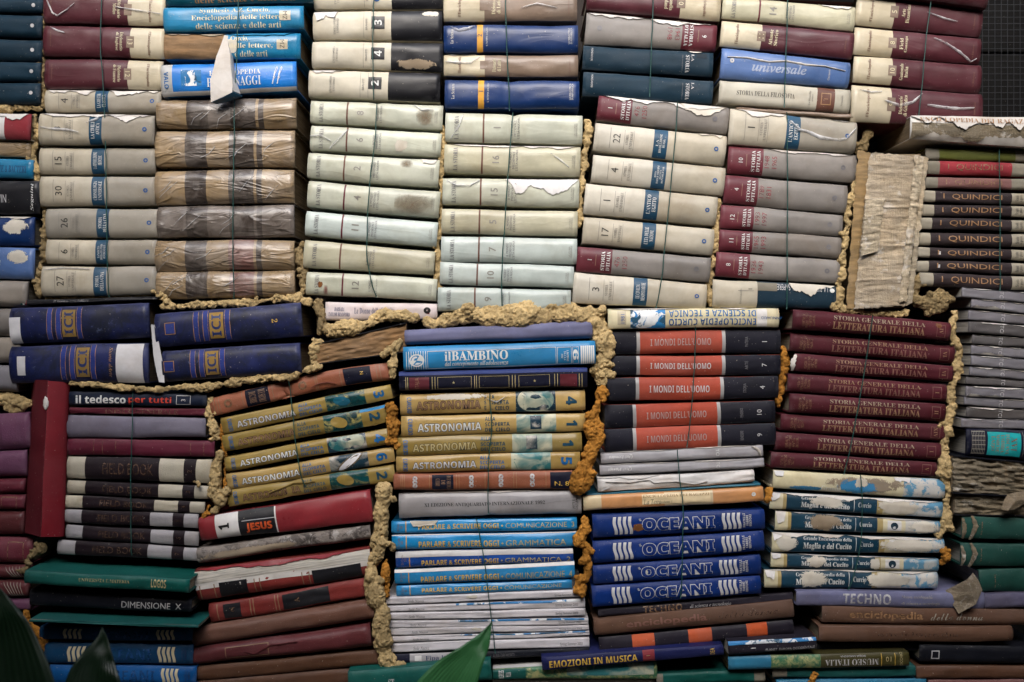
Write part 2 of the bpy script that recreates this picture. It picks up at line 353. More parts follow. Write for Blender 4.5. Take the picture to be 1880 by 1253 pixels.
def torn(bk, u0, u1, depth, m_='tornwhite', top=True, off=.0006, name='torn_edge', seed=0):
    """ragged strip of torn jacket along the upper (or lower) edge of the spine"""
    nu = max(10, int((u1 - u0) * 110)); P = []
    for i in range(nu + 1):
        f = i / nu; u = u0 + (u1 - u0) * f
        k = .65 + .75 * noise.fractal(Vector((u * 6 + seed * 7.7, seed, .3)), 1, 2, 3) + .16 * noise.noise(Vector((u * 55, seed, 5)))
        dp = depth * max(.10, min(1.4, k)) * min(1, 6 * f + .15, 6 * (1 - f) + .15)
        r = []
        for j in range(5):
            v = dp * j / 4 if top else 1 - dp * j / 4
            uu, vv = uvmap(bk, u, v)
            r.append(bk.S(uu, max(-.995, min(.995, vv)), off + (.0014 * (j / 4) ** 3)))
        P.append(r)
    return link(name, grid_mesh(name, P, nu, 4, [m_]), bk.spine)

def shred(bk, pts, wd=.0022, m_='filmwhite', off=.0022, name='torn_film'):
    """a curled sliver of plastic jacket, through (u, v) points"""
    P = []; n = 6
    seq = []
    for a, b_ in zip(pts, pts[1:]):
        seq += [(a[0] + (b_[0] - a[0]) * k / n, a[1] + (b_[1] - a[1]) * k / n) for k in range(n)]
    seq.append(pts[-1])
    for i, (u, v) in enumerate(seq):
        f = i / (len(seq) - 1); uu, vv = uvmap(bk, u, v)
        wv = wd * .62 * (.15 + 1.1 * math.sin(math.pi * (f * .9 + .05)) ** .8) * (1 + .6 * noise.noise(Vector((i * .9, pts[0][0] * 31, pts[0][1] * 17)))) + .0003
        c = bk.S(uu, max(-.98, min(.98, vv)), off)
        a = seq[max(0, i - 1)]; b_ = seq[min(len(seq) - 1, i + 1)]
        tx, tz = (b_[0] - a[0]) * bk.L, -(b_[1] - a[1]) * 2 * bk.h
        l = math.hypot(tx, tz) or 1
        nx, nz_ = -tz / l, tx / l
        P.append([c + Vector((nx * wv, -.0008, nz_ * wv)), c + Vector((0, -.0014, 0)), c - Vector((nx * wv, -.0016, nz_ * wv))])
    return link(name, grid_mesh(name, P, len(seq) - 1, 2, [m_]), bk.spine)

def T(bk, s, u0, u1, v0, v1, o='h', ink='dark', st=SANS, off=.0005, grow=0.0, name=None, nat=False):
    TEXTS.append((bk, s, (u0, u1, v0, v1, nat), o, ink, st, off, grow, name))

def _map(s, A, a, dg):
    out = ''
    for c in s:
        if 'A' <= c <= 'Z': out += chr(A + ord(c) - 65)
        elif c == 'h' and a == 0x1D44E: out += '\u210e'
        elif 'a' <= c <= 'z': out += chr(a + ord(c) - 97)
        elif c.isdigit() and dg: out += chr(dg + ord(c) - 48)
        else: out += c
    return out
STY = {SANS: None, SERIF: (0x1D400, 0x1D41A, 0x1D7CE), ITAL: (0x1D434, 0x1D44E, 0), BOLD: (0x1D5D4, 0x1D5EE, 0x1D7EC), BITAL: (0x1D468, 0x1D482, 0), SCRIPT: (0x1D4D0, 0x1D4EA, 0)}

def write_all():
    """turn every piece of lettering into flat glyph meshes laid on its spine"""
    cache = {}
    for (bk, s, box, o, ink, st, off, grow, nm) in TEXTS:
        k = (s, st, grow)
        if k in cache: continue
        c = bpy.data.curves.new('lettering', 'FONT'); c.body = _map(s, *STY[st]) if STY[st] else s
        c.size = 1; c.resolution_u = 2; c.offset = grow + (-.006 if st == SERIF else 0)
        ob = bpy.data.objects.new('lettering', c); COL.objects.link(ob); cache[k] = ob
    bpy.context.view_layer.update()
    dg = bpy.context.evaluated_depsgraph_get(); geo = {}
    for k, ob in cache.items():
        me = ob.evaluated_get(dg).to_mesh()
        V_ = [(v.co.x, v.co.y) for v in me.vertices]; F_ = [tuple(p.vertices) for p in me.polygons]
        xs, ys = [v[0] for v in V_] or [0], [v[1] for v in V_] or [0]
        geo[k] = (V_, F_, min(xs), max(xs), min(ys), max(ys)); ob.evaluated_get(dg).to_mesh_clear()
    for ob in cache.values():
        c = ob.data; bpy.data.objects.remove(ob); bpy.data.curves.remove(c)
    acc = {}
    for ti, (bk, s, (u0, u1, v0, v1, nat), o, ink, st, off, grow, nm) in enumerate(TEXTS):
        V_, F_, xa, xb, ya, yb = geo[(s, st, grow)]
        if not V_ or xb - xa < 1e-6 or yb - ya < 1e-6: continue
        if nat:                                  # keep the letters' own proportions, fitted to the height of the box
            ar = (xb - xa) / (yb - ya); hb = 2 * bk.h * (1 - bk.vt)
            if o in 'hi': k = (v1 - v0) * hb * ar / bk.L / 2; c_ = (u0 + u1) / 2; u0, u1 = c_ - k, c_ + k
            else: k = min(.46, (u1 - u0) * bk.L * ar / hb / 2); c_ = (v0 + v1) / 2; v0, v1 = c_ - k, c_ + k
        b = bmesh.new(); nv = []
        for (x, y) in V_:
            tx, ty = (x - xa) / (xb - xa), (y - ya) / (yb - ya)
            if o == 'h': u, v = u0 + tx * (u1 - u0), v1 - ty * (v1 - v0)
            elif o == 'i': u, v = u1 - tx * (u1 - u0), v0 + ty * (v1 - v0)
            elif o == 'v': u, v = u1 - ty * (u1 - u0), v1 - tx * (v1 - v0)
            else: u, v = u0 + ty * (u1 - u0), v0 + tx * (v1 - v0)
            u, v = uvmap(bk, u, v)
            nv.append(b.verts.new((u, v, 0)))
        for f in F_:
            try: b.faces.new([nv[i] for i in f])
            except ValueError: pass
        for k in range(1, 10):
            vv = -1 + k * .2
            b_ = b.verts[:] + b.edges[:] + b.faces[:]
            if min(x.co.y for x in b.verts) < vv < max(x.co.y for x in b.verts):
                bmesh.ops.bisect_plane(b, geom=b_, plane_co=(0, vv, 0), plane_no=(0, 1, 0))
        lo, hi = min(x.co.x for x in b.verts), max(x.co.x for x in b.verts)
        if hi - lo > .12:
            n = int((hi - lo) / .05)
            for k in range(1, n + 1):
                uu = lo + (hi - lo) * k / (n + 1)
                bmesh.ops.bisect_plane(b, geom=b.verts[:] + b.edges[:] + b.faces[:], plane_co=(uu, 0, 0), plane_no=(1, 0, 0))
        key = (bk, nm or ('volume_number' if s.strip().isdigit() and len(s) < 3 else 'title_lettering'), 0 if nm else ti)
        A = acc.setdefault(key, ([], [], [], []))
        VV, FF, MI, MN = A
        if ink not in MN: MN.append(ink)
        base = len(VV); b.verts.index_update()
        VV += [bk.S(x.co.x, max(-.999, min(.999, x.co.y)), off) for x in b.verts]
        for f in b.faces:
            FF.append(tuple(base + x.index for x in f.verts)); MI.append(MN.index(ink))
        b.free()
    for (bk, nm, ti), (VV, FF, MI, MN) in acc.items():
        me = bpy.data.meshes.new(nm); me.from_pydata(VV, [], FF)
        for ink in MN: me.materials.append(mat('ink_' + ink))
        me.polygons.foreach_set('material_index', MI)
        me.update()
        fl = [p for p in me.polygons if p.normal.y > 0]
        if len(fl) > len(me.polygons) / 2: me.flip_normals()
        link(nm, me, bk.spine, smooth=False)

# ---------------------------------------------------------------- foam, wire
FOAM = []
def foam(pts, label, m_='foam', d=.006, lump=1.0, fl=.8, name='foam_seam', fat=1.0):
    """hardened expanding foam squeezed out along a path of (x, y, radius) in photo pixels"""
    b = bmesh.new(); sd_ = pts[0][0] * .37 + pts[0][1] * .11; run = 0
    def ball(x, y, dd, r):
        P = wpt(x, y, dd); n0 = bmesh.ops.create_icosphere(b, subdivisions=2, radius=r * PX)['verts']
        for v in n0: v.co = Vector((v.co.x, v.co.y * fl, v.co.z)) + P
    for a, c in zip(pts, pts[1:]) if len(pts) > 1 else [(pts[0], pts[0])]:
        ln = math.hypot(c[0] - a[0], c[1] - a[1]); step = max(2.2, min(a[2], c[2]) * .34); n = max(1, int(ln / step))
        for k in range(n):
            f = k / n; run += ln / n; r0 = (a[2] + (c[2] - a[2]) * f) * fat * 1.0
            q = noise.noise(Vector((run / (r0 * 2.6), sd_, 0))); q2 = noise.noise(Vector((run / (r0 * 2.2), sd_, 5))); q3 = noise.noise(Vector((run / (r0 * 1.5), sd_, 9)))
            r = r0 * (.80 + .55 * q); x = a[0] + (c[0] - a[0]) * f + q2 * r0 * .75 * lump; y = a[1] + (c[1] - a[1]) * f + q3 * r0 * .55 * lump
            ball(x, y, d - .3 * q2 * r0 * PX, r)
            if random.random() < .20 * lump: ball(x + random.uniform(-1, 1) * r0, y + random.uniform(-1, 1) * r0 * .8, d - random.uniform(0, .5) * r0 * PX, r0 * random.uniform(.3, .62))
    ball(pts[-1][0], pts[-1][1], d, pts[-1][2] * fat * .8)
    o = link(name, b); o.data.materials.append(mat(m_))
    md = o.modifiers.new('r', 'REMESH'); md.mode = 'VOXEL'; md.voxel_size = .0015
    tag(o, label, 'foam', 'hardened foam between the books'); FOAM.append((o, m_))
    return o

def foam_finish():
    bpy.context.view_layer.update(); dg = bpy.context.evaluated_depsgraph_get()
    res = [(o, m_, bpy.data.meshes.new_from_object(o.evaluated_get(dg))) for o, m_ in FOAM]
    for o, m_, me in res:
        o.modifiers.clear(); o.data = me
        ns = [v.normal.copy() for v in me.vertices]
        for v, nn in zip(me.vertices, ns):
            q = v.co * 95; k = noise.fractal(Vector((v.co.x * 75, v.co.y * 75, v.co.z * 50)), 1, 2, 3) * .0034 + noise.fractal(Vector((v.co.x * 190, v.co.y * 190, v.co.z * 150)), 1, 2, 4) * .0020 - max(0, noise.noise(v.co * 230) - .2) * .007
            v.co += nn * k
        me.polygons.foreach_set('use_smooth', [True] * len(me.polygons))
        if not me.materials: me.materials.append(mat(m_))
        base = sum((v.co for v in me.vertices), Vector()) / max(1, len(me.vertices))
        base.z = min(v.co.z for v in me.vertices)
        for v in me.vertices: v.co -= base
        o.location = base

def wire(pts, label, d=-.0125, r=.00095):
    """thin green binding wire strung down the front of a stack, (x, y[, depth]) in photo pixels"""
    W_ = [wpt(p[0], p[1], p[2] if len(p) > 2 else d) for p in pts]
    Q = []
    for i in range(len(W_) - 1):
        p0, p1, p2, p3 = W_[max(0, i - 1)], W_[i], W_[i + 1], W_[min(len(W_) - 1, i + 2)]
        for k in range(8):
            t = k / 8
            Q.append(.5 * ((2 * p1) + (p2 - p0) * t + (2 * p0 - 5 * p1 + 4 * p2 - p3) * t * t + (3 * p1 - p0 - 3 * p2 + p3) * t ** 3))
    Q.append(W_[-1])
    Q = [q + Vector((noise.noise(q * 30) * .0012, 0, 0)) for q in Q]
    V_, F_ = [], []
    for i, q in enumerate(Q):
        tg = (Q[min(i + 1, len(Q) - 1)] - Q[max(0, i - 1)]).normalized(); e1 = tg.cross(Vector((0, 1, 0))).normalized(); e2 = tg.cross(e1)
        V_ += [q + (e1 * math.cos(k * math.pi / 3) + e2 * math.sin(k * math.pi / 3)) * r for k in range(6)]
    for i in range(len(Q) - 1):
        F_ += [(6 * i + k, 6 * i + (k + 1) % 6, 6 * i + 6 + (k + 1) % 6, 6 * i + 6 + k) for k in range(6)]
    F_ += [tuple(range(6)), tuple(6 * (len(Q) - 1) + k for k in range(5, -1, -1))]
    me = bpy.data.meshes.new('binding_wire'); base = Q[-1].copy()
    me.from_pydata([v - base for v in V_], [], F_); me.materials.append(mat('wire'))
    o = link('binding_wire', me); o.location = base
    return tag(o, label, 'wire', 'green wires binding the stacks')

# ---------------------------------------------------------------- setting: paving, back wall, wire-mesh panel
g = bmesh.new(); bmesh.ops.create_grid(g, x_segments=4, y_segments=4, size=30)
pv = link('paving', g); pv.data.materials.append(mat('paving')); pv['kind'] = 'structure'
def box(name, lo, hi, m_, parent=None, bev=0):
    b = bmesh.new(); bmesh.ops.create_cube(b, size=1)
    for v in b.verts: v.co = Vector(((lo[i] + hi[i]) / 2 + v.co[i] * (hi[i] - lo[i]) for i in range(3)))
    if bev: bmesh.ops.bevel(b, geom=b.edges[:], offset=bev, segments=2, affect='EDGES')
    o = link(name, b, parent, smooth=False); o.data.materials.append(mat(m_)); return o
tag(box('back_wall', (-1.3, .215, 0), (.86, .33, 1.75), 'wall'), 'dark plastered wall hidden behind the stacked books', 'wall')
tag(box('opening_darkness', (.86, .32, 0), (1.5, .36, 1.75), 'wooddark'), 'near-black sheet standing in for darkness behind the wire mesh', 'board')  # sheet whose near-black colour stands in for the opening's darkness
for nm, lo, hi, lb in [('shade_wall', (-SIDE - .2, -BACK, 0), (-SIDE, .36, TOP), 'unseen dark wall added to shade the side of the dark slate volumes'), ('shade_wall', (SIDE, -BACK, 0), (SIDE + .2, .36, TOP), 'unseen dark wall added to shade the mesh side'), ('shade_wall', (-SIDE - .2, -BACK - .2, 0), (SIDE + .2, -BACK, TOP + .2), 'unseen dark wall added opposite the books to shade the lower rows')]:
    tag(box(nm, lo, hi, 'wall'), lb, 'wall')  # added out of view so light falls off towards sides and base
mp = bpy.data.objects.new('wire_mesh_panel', None); COL.objects.link(mp); mp.location = wpt(1862, 228, .10)
tag(mp, 'dark square wire mesh fixed over the shadowed opening', 'wire mesh')
def rods(name, segs, r, m_, parent):
    b = bmesh.new(); o0 = parent.location
    for a, c in segs:
        a, c = Vector(a) - o0, Vector(c) - o0; t = (c - a).normalized(); e1 = t.orthogonal().normalized(); e2 = t.cross(e1)
        rr = [[b.verts.new(p + (e1 * math.cos(k * 1.5708) + e2 * math.sin(k * 1.5708)) * r) for k in range(4)] for p in (a, c)]
        for k in range(4): b.faces.new((rr[0][k], rr[0][(k + 1) % 4], rr[1][(k + 1) % 4], rr[1][k]))
    o = link(name, b, parent, smooth=False); o.data.materials.append(mat(m_)); return o
A_, B_ = wpt(1792, -60, .10), wpt(1990, 228, .10)
rods('mesh_wire', [((x, .10, A_.z), (x, .10, B_.z)) for x in [A_.x + i * .0122 for i in range(18)]] + [((A_.x, .1012, z), (B_.x, .1012, z)) for z in [B_.z + i * .0122 for i in range(25)]], .00055, 'meshwire', mp)
z_ = wpt(0, 92, .13).z
b_ = box('cross_rail', (.80, .12, z_ - .006), (1.1, .14, z_ + .006), 'wooddark'); b_.parent = mp; b_.matrix_parent_inverse.identity(); b_.location = -mp.location

def TC(bk, s, uc, vc, hp, o='v', ink='dark', st=SANS, asp=.62, name=None, grow=0.0, off=.0005):
    """lettering centred at (uc, vc), capitals hp photo pixels high, natural proportions"""
    Lp, Tp = bk.L / PX, 2 * bk.h / PX; wd = len(s) * asp * hp
    if wd < .4 * hp: wd = .4 * hp
    if o in 'hi': du, dv = wd / Lp / 2, hp / Tp / 2
    else: du, dv = hp / Lp / 2, wd / Tp / 2
    k = .46 / dv if dv > .46 else 1
    T(bk, s, uc - du, uc + du, vc - (dv if o in 'vd' else dv * k), vc + (dv if o in 'vd' else dv * k), o, ink, st, off, grow, name, nat=True)

def lines(bk, ss, u0, u1, v0, v1, o='v', ink='dark', st=SANS, lead=1.35, name=None):
    """several lines of small print filling a box, first line first"""
    n = len(ss)
    for i, s in enumerate(ss):
        f = max(len(x) for x in ss); k = len(s) / f
        if o in 'vd':
            hu = (u1 - u0) / (n - 1 + 1 / lead) ; a = u0 + i * hu; c = (v0 + v1) / 2; dv = (v1 - v0) / 2 * max(.35, k)
            if o == 'd': a = u1 - i * hu - hu / lead
            T(bk, s, a, a + hu / lead, c - dv, c + dv, o, ink, st, name=name)
        else:
            hv = (v1 - v0) / (n - 1 + 1 / lead); a = v0 + i * hv
            if o == 'i': a = v1 - i * hv - hv / lead
            c = (u0 + u1) / 2; du = (u1 - u0) / 2 * max(.3, k)
            T(bk, s, c - du, c + du, a, a + hv / lead, o, ink, st, name=name)

def rule(bk, u0, u1, v0, v1, ink='ink_grey'):
    patch(bk, u0, u1, v0, v1, ink, 'printed_line', .00045)

def ring(bk, uc, vc, rp, ink='ink_bluedk', inner=.45, name='publisher_logo'):
    Lp, Tp = bk.L / PX, 2 * bk.h / PX; n = 14; P = []
    for i in range(n + 1):
        a = 2 * math.pi * i / n; r = []
        for k in (inner, 1):
            u, v = uvmap(bk, uc + math.cos(a) * rp * k / Lp, vc + math.sin(a) * rp * k / Tp); r.append(bk.S(u, v, .0006))
        P.append(r)
    return link(name, grid_mesh(name, P, n, 1, [ink]), bk.spine)

def frame(bk, u0, u1, v0, v1, tu, ink='ink_silver'):
    tv = tu * bk.L / (2 * bk.h)
    for a in ((u0, u1, v0, v0 + tv), (u0, u1, v1 - tv, v1), (u0, u0 + tu, v0 + tv, v1 - tv), (u1 - tu, u1, v0 + tv, v1 - tv)):
        patch(bk, *a, ink, 'printed_line', .00055)

GREY = 'cream and grey history volumes with blue bands'
def univ(q, num, tl, label, b0=.452, b1=.562, c1='cream', c2='cream_dark', **k):
    bk = book(q, [(0, b0, c1), (b0, b1, 'band_blue'), (b1, 1, c2)], label, group=GREY, **k)
    TC(bk, num, .168, .5, 13, 'v', 'dark'); rule(bk, .118, .122, .12, .86); rule(bk, .226, .229, .16, .86)
    lines(bk, ['STORIA', 'UNIVERSALE'], .236, .290, .2, .82, 'v', 'grey', SERIF); rule(bk, .298, .301, .16, .86)
    lines(bk, tl, b0 + .018, b1 - .018, .18, .82, 'v', 'white', SERIF)
    ring(bk, .925, .5, 4.2); return bk

ITA = 'grey history of Italy volumes with red ends'
def ital(q, num, yr, label, red=.262, **k):
    bk = book(q, [(0, red, 'wine'), (red, 1, 'taupe')], label, group=ITA, **k)
    TC(bk, num, .095, .5, 8, 'v', 'white'); rule(bk, .137, .143, .28, .72, 'ink_brown')
    T(bk, 'STORIA', .180, .207, .12, .88, 'v', 'white', SERIF); T(bk, "D'ITALIA", .219, .246, .12, .88, 'v', 'white', SERIF)
    if yr[0]: TC(bk, yr[0], .300, .5, 9, 'v', 'red|w'); TC(bk, yr[1], .358, .5, 9, 'v', 'red|w')
    ring(bk, .895, .5, 4.5, 'ink_steelgrey', .35); return bk

STO = 'pale green history volumes with thin brown stripe'
def sto(q, num, label, m_='storia', stripe='brownband', **k):
    bk = book(q, [(0, .272, m_), (.272, .285, stripe), (.285, 1, m_)], label, group=STO, **k)
    T(bk, 'LA STORIA', .066, .098, .12, .92, 'v', 'steelgrey', SERIF)
    if num: TC(bk, num, .378, .5, 13, 'v', 'grey', grow=.012)
    lines(bk, ['IL MONDO', 'MEDIEVALE', "L'ETA NUOVA"], .478, .542, .14, .86, 'v', 'steelgrey')
    lines(bk, ['LA STORIA', 'UNIVERSALE'], .938, .962, .3, .75, 'v', 'grey'); return bk

ENC = 'maroon and cream encyclopedia volumes'
def enc(q, num, tl, label, b0=.305, m_='maroon', c1='parch', **k):
    bk = book(q, [(0, b0, c1), (b0, 1, m_)], label, group=ENC, **k)
    T(bk, "l'Enciclopedia", .105, .135, .10, .86, 'v', 'brown', SERIF)
    patch(bk, b0 - .035, b0 + .028, .30, .68, 'brownjack', 'number_panel'); TC(bk, num, b0 - .003, .49, 9, 'v', 'cream')
    lines(bk, tl, b0 + .055, b0 + .12, .2, .8, 'v', 'cream', SERIF)
    T(bk, 'La Biblioteca', .93, .942, .3, .8, 'v', 'brown'); return bk

SPEC['rotten'] = ('93866f', 'bookback', .9, .8)
# ================================================================ upper stacks
# --- dark cloth volumes at the edge
DK = 'dark cloth volumes with silver studs'
for q, lb in [((-150, -6, 20, 79, 0, 26), 'dark slate volume on top of its stack, grazing the picture edge'), ((-150, 24, 66, 78, 28, 70), 'dark slate volume with two pale dots and crumbs of foam'),
              ((-150, 69, 110, 78, 74, 114), 'dark slate volume with creased cloth and one pale dot'), ((-150, 111, 148, 76, 115, 152), 'dark slate volume with pale scuffs in a cloud'),
              ((-150, 148, 189, 75, 153, 193), 'dark slate volume resting on a line of yellow foam')]:
    bk = book(q, [(0, 1, 'teal_dark')], lb, group=DK, B=.2); ring(bk, .935, .5, 3.5, 'ink_silver', 0)
bk = book((-150, 204, 250, 57, 209, 258), [(0, .55, 'ivory'), (.55, .78, 'white'), (.78, 1, 'qred')], 'white and red book with torn upper edge under yellow foam', d=-.01); torn(bk, .55, .98, .3)
bk = book((-150, 256, 288, 57, 260, 291), [(0, 1, 'plasttan')], 'tan plastic-wrapped book between red book and torn blue one')
bk = book((-150, 289, 326, 62, 294, 330), [(0, 1, 'cyan')], 'bright blue book with dark capitals beside foam lumps'); T(bk, 'SALUTE & BACTERI', .62, .95, .35, .72, 'h', 'navy', SERIF)
bk = book((-150, 330, 392, 74, 333, 395), [(0, 1, 'black')], 'black glossy book with white upright italic script'); T(bk, 'Seguini', .935, .965, .1, .92, 'v', 'white', BITAL); T(bk, 'DARWIN', .56, .74, .42, .66, 'h', 'silver')
bk = book((-150, 396, 450, 64, 399, 453), [(0, 1, 'scienza')], 'blue book with a torn white corner, above another blue one', D=.15); patch(bk, .72, .97, .04, .62, 'peel', 'peeled_patch', soft=True); torn(bk, .5, .98, .12); T(bk, 'eria', .53, .72, .55, .75, 'h', 'silver', SERIF)
bk = book((-150, 452, 510, 64, 455, 514), [(0, 1, 'universal')], 'faded blue book with flaking paint above grey volumes'); patch(bk, .76, .96, .06, .55, 'peel', 'peeled_patch', soft=True); T(bk, 'rn', .66, .73, .42, .6, 'h', 'silver', ITAL)
book((-150, 512, 560, 52, 517, 565), [(0, 1, 'taupe_warm')], 'rounded taupe volume with pink upper edge', B=.4)
book((-150, 564, 614, 48, 567, 618), [(0, 1, 'taupe')], 'plain taupe volume ending behind the blue gilt book', B=.4)
book((-150, 617, 667, 42, 621, 668), [(0, 1, 'taupe_warm')], 'creased taupe volume second above the yellow foam', B=.4)
book((-150, 668, 716, 34, 671, 720), [(0, 1, 'greytci')], 'mottled grey volume lowest above the yellow foam', B=.4)

# --- maroon and cream, then grey history volumes
B0 = "beside the plastic-wrapped brown books"
bk = enc((83, -14, 44, 305, -6, 48), '1', ['Dizionario', 'Medico'], 'maroon volume under curled plastic at the top of the picture', flip=True); shred(bk, [(.03, .55), (.2, .62), (.38, .62), (.48, .5)]) if 0 else None
shred(bk, [(.03, .36), (.1, .4), (.25, .48), (.4, .55)], .0016); shred(bk, [(.97, .72), (.92, .3), (.88, .22), (.8, .4), (.74, .62)], .0016)
bk = enc((83, 48, 105, 303, 53, 110), '13', ['Dizionario', 'di Inglese'], 'maroon volume in hazy plastic, middle of three with cream ends', flip=True, b0=.28); shred(bk, [(.95, .92), (.88, .8), (.82, .74)], .0016)
bk = enc((85, 108, 164, 300, 112, 166), '12', ['Dizionario', 'di Francese'], 'clean maroon volume with cream end, above torn grey ones', flip=True, b0=.295)
bk = univ((85, 165, 207, 297, 168, 207), '4', ['LA GRECIA', 'CLASSICA'], 'cream book numbered four with torn jacket, under maroon volume', .432, .545); torn(bk, .02, .43, .28); torn(bk, .55, .98, .30, seed=2)
bk = univ((74, 209, 267, 284, 212, 267), '3', ['LA CIVILTA', 'ANTICA'], 'torn grey book numbered three with white plastic curl', .44, .55, d=-.008); torn(bk, .02, .98, .12, seed=3); shred(bk, [(.02, .45), (.1, .52), (.26, .55), (.36, .62)], .0024); shred(bk, [(.42, .3), (.5, .2), (.53, .1)], .002); torn(bk, .58, .97, .26, seed=4)
univ((75, 271, 321, 286, 273, 320), '15', ['LA RIVOLUZIONE', 'FRANCESE'], 'grey book numbered fifteen with dark blue label band')
univ((76, 324, 380, 286, 325, 378), '30', ['CRONOLOGIA', 'UNIVERSALE'], 'stained grey book numbered thirty with rust patch')
univ((87, 383, 438, 292, 384, 437), '26', ['STORIA', 'DELLA CINA'], 'grey book numbered twenty-six with olive tint', c1='cream_dark')
univ((87, 440, 485, 288, 441, 487), '6', ['LA NASCITA', 'DELLA CULTURA', 'OCCIDENTALE'], 'grey book numbered six with three lines on its band')
bk = univ((79, 489, 545, 288, 490, 543), '27', ['STORIA', 'DELLA CINA'], 'grey book numbered twenty-seven with creased plastic under its wire', .455, .565, pinch=((.575, .003, .02),)); shred(bk, [(.02, .14), (.2, .08), (.42, .10)], .0012)
bk = book((38, 552, 562, 289, 544, 551), [(0, .015, 'green'), (.015, .03, 'white'), (.03, .045, 'qred'), (.045, 1, 'black')], 'thin black magazine with tiny tricolour flag on blue book', name='magazine', cat='magazine', d=-.006, board=False); T(bk, 'Il nuovo consigliere', .24, .5, .2, .85, 'h', 'silver', ITAL)

# --- blue encyclopedias and brown plastic-wrapped volumes
BL = 'blue encyclopedia volumes'
def synth(bk, w3, s0=.26, s1=.86):
    T(bk, 'Synthesis A.Z. Curcio,', s0, s1 - .1, .08, .32, 'h', 'cream', SERIF); T(bk, 'Enciclopedia delle lettere,', s0 - .06, s1, .38, .64, 'h', 'cream', SERIF); T(bk, w3, s0 - .03, s1 - .02, .70, .93, 'h', 'cream', SERIF)
bk = book((305, -34, 12, 575, -38, 6), [(0, 1, 'azure_teal')], 'dark teal volume cut off by the picture top', group=BL, d=-.012, pages='paperold'); T(bk, 'delle scienze e delle arti', .2, .88, .70, .92, 'h', 'bronze', SERIF); T(bk, 'Enciclopedia delle lettere,', .18, .90, .40, .62, 'h', 'bronze', SERIF)
bk = book((302, 15, 60, 558, 10, 54), [(0, 1, 'cyan')], 'turquoise volume with three lines of cream serif lettering', group=BL, d=-.012, pages='paperold'); synth(bk, 'delle scienze e delle arti'); patch(bk, .83, .91, .25, .65, 'parch', 'number_panel'); TC(bk, 'MZ', .87, .45, 8, 'd', 'dark')
bk = book((303, 63, 110, 552, 62, 110), [(0, .445, 'binding'), (.445, 1, 'cyan')], 'turquoise volume with half its spine torn off to brown binding', group=BL, d=-.010, pages='paperold'); synth(bk, 'delle scienze e delle arti') if 0 else None
T(bk, 'Curcio,', .49, .62, .10, .34, 'h', 'cream', SERIF); T(bk, 'delle lettere,', .48, .80, .40, .62, 'h', 'cream', SERIF); T(bk, 'e delle arti', .52, .76, .70, .92, 'h', 'cream', SERIF); patch(bk, .83, .91, .28, .66, 'parch', 'number_panel'); TC(bk, 'MZ', .87, .46, 8, 'd', 'dark'); torn(bk, .0, .46, .14, 'paper'); torn(bk, .46, .96, .12, 'cyan', seed=5); patch(bk, .45, .55, .2, .8, 'peel', 'peeled_patch', soft=True)
# its torn-off spine hangs as a flap
def flapsheet(name, rows, m_):
    Ri = bk.root.rotation_euler.to_matrix().inverted()
    me = grid_mesh(name, [[Ri @ (wpt(x + .8 * math.sin(i * 2.7 + j), y, dd) - bk.root.location) for j, (x, y, dd) in enumerate(r)] for i, r in enumerate(rows)], len(rows) - 1, len(rows[0]) - 1, [m_])
    o = link(name, me, bk.root, smooth=False); q = o.modifiers.new('s', 'SOLIDIFY'); q.thickness = .0012; q.offset = 0; return o
f_ = flapsheet('hanging_spine_flap', [[(412, 65, -.014), (415, 66, -.014), (418, 66, -.013)], [(405, 84, -.021), (412, 85, -.021), (420, 84, -.019)], [(398, 104, -.027), (410, 105, -.027), (422, 103, -.024)], [(392, 124, -.031), (408, 125, -.031), (424, 122, -.028)], [(387, 148, -.034), (406, 149, -.034), (426, 146, -.031)], [(386, 168, -.035), (406, 167, -.036), (427, 160, -.033)], [(388, 188, -.034), (406, 180, -.036), (427, 170, -.034)]], 'tornwhite'); f_['label'] = 'torn spine strip hanging down, pale inside'
flapsheet('flap_fold', [[(418, 70, -.012), (419, 71, -.008)], [(423, 105, -.023), (428, 108, -.014)], [(427, 145, -.030), (433, 148, -.018)], [(428, 168, -.033), (441, 173, -.020)]], 'silver')
flapsheet('flap_turn_up', [[(388, 188, -.034), (397, 191, -.022)], [(406, 180, -.036), (418, 187, -.022)], [(428, 169, -.034), (445, 177, -.020)]], 'tealfold')
bk = book((298, 120, 180, 545, 112, 167), [(0, .085, 'silver'), (.085, 1, 'azure')], 'vivid blue volume with a portrait print behind the hanging flap', group=BL, d=-.008, pages='paperold'); patch(bk, .15, .30, .22, .72, 'blueart', 'printed_picture'); T(bk, 'ENCICLOPEDIA', .36, .74, .26, .42, 'h', 'white', SERIF); T(bk, 'PERSONAGGI', .34, .74, .48, .78, 'h', 'white', SERIF); T(bk, 'ff', .82, .90, .20, .78, 'h', 'white', SCRIPT); TC(bk, 'VALO', .042, .52, 8, 'd', 'blue', BOLD); patch(bk, 0, 1, .88, 1, 'silver', 'spine_label', .0003)
PW = 'plastic-wrapped brown volumes'
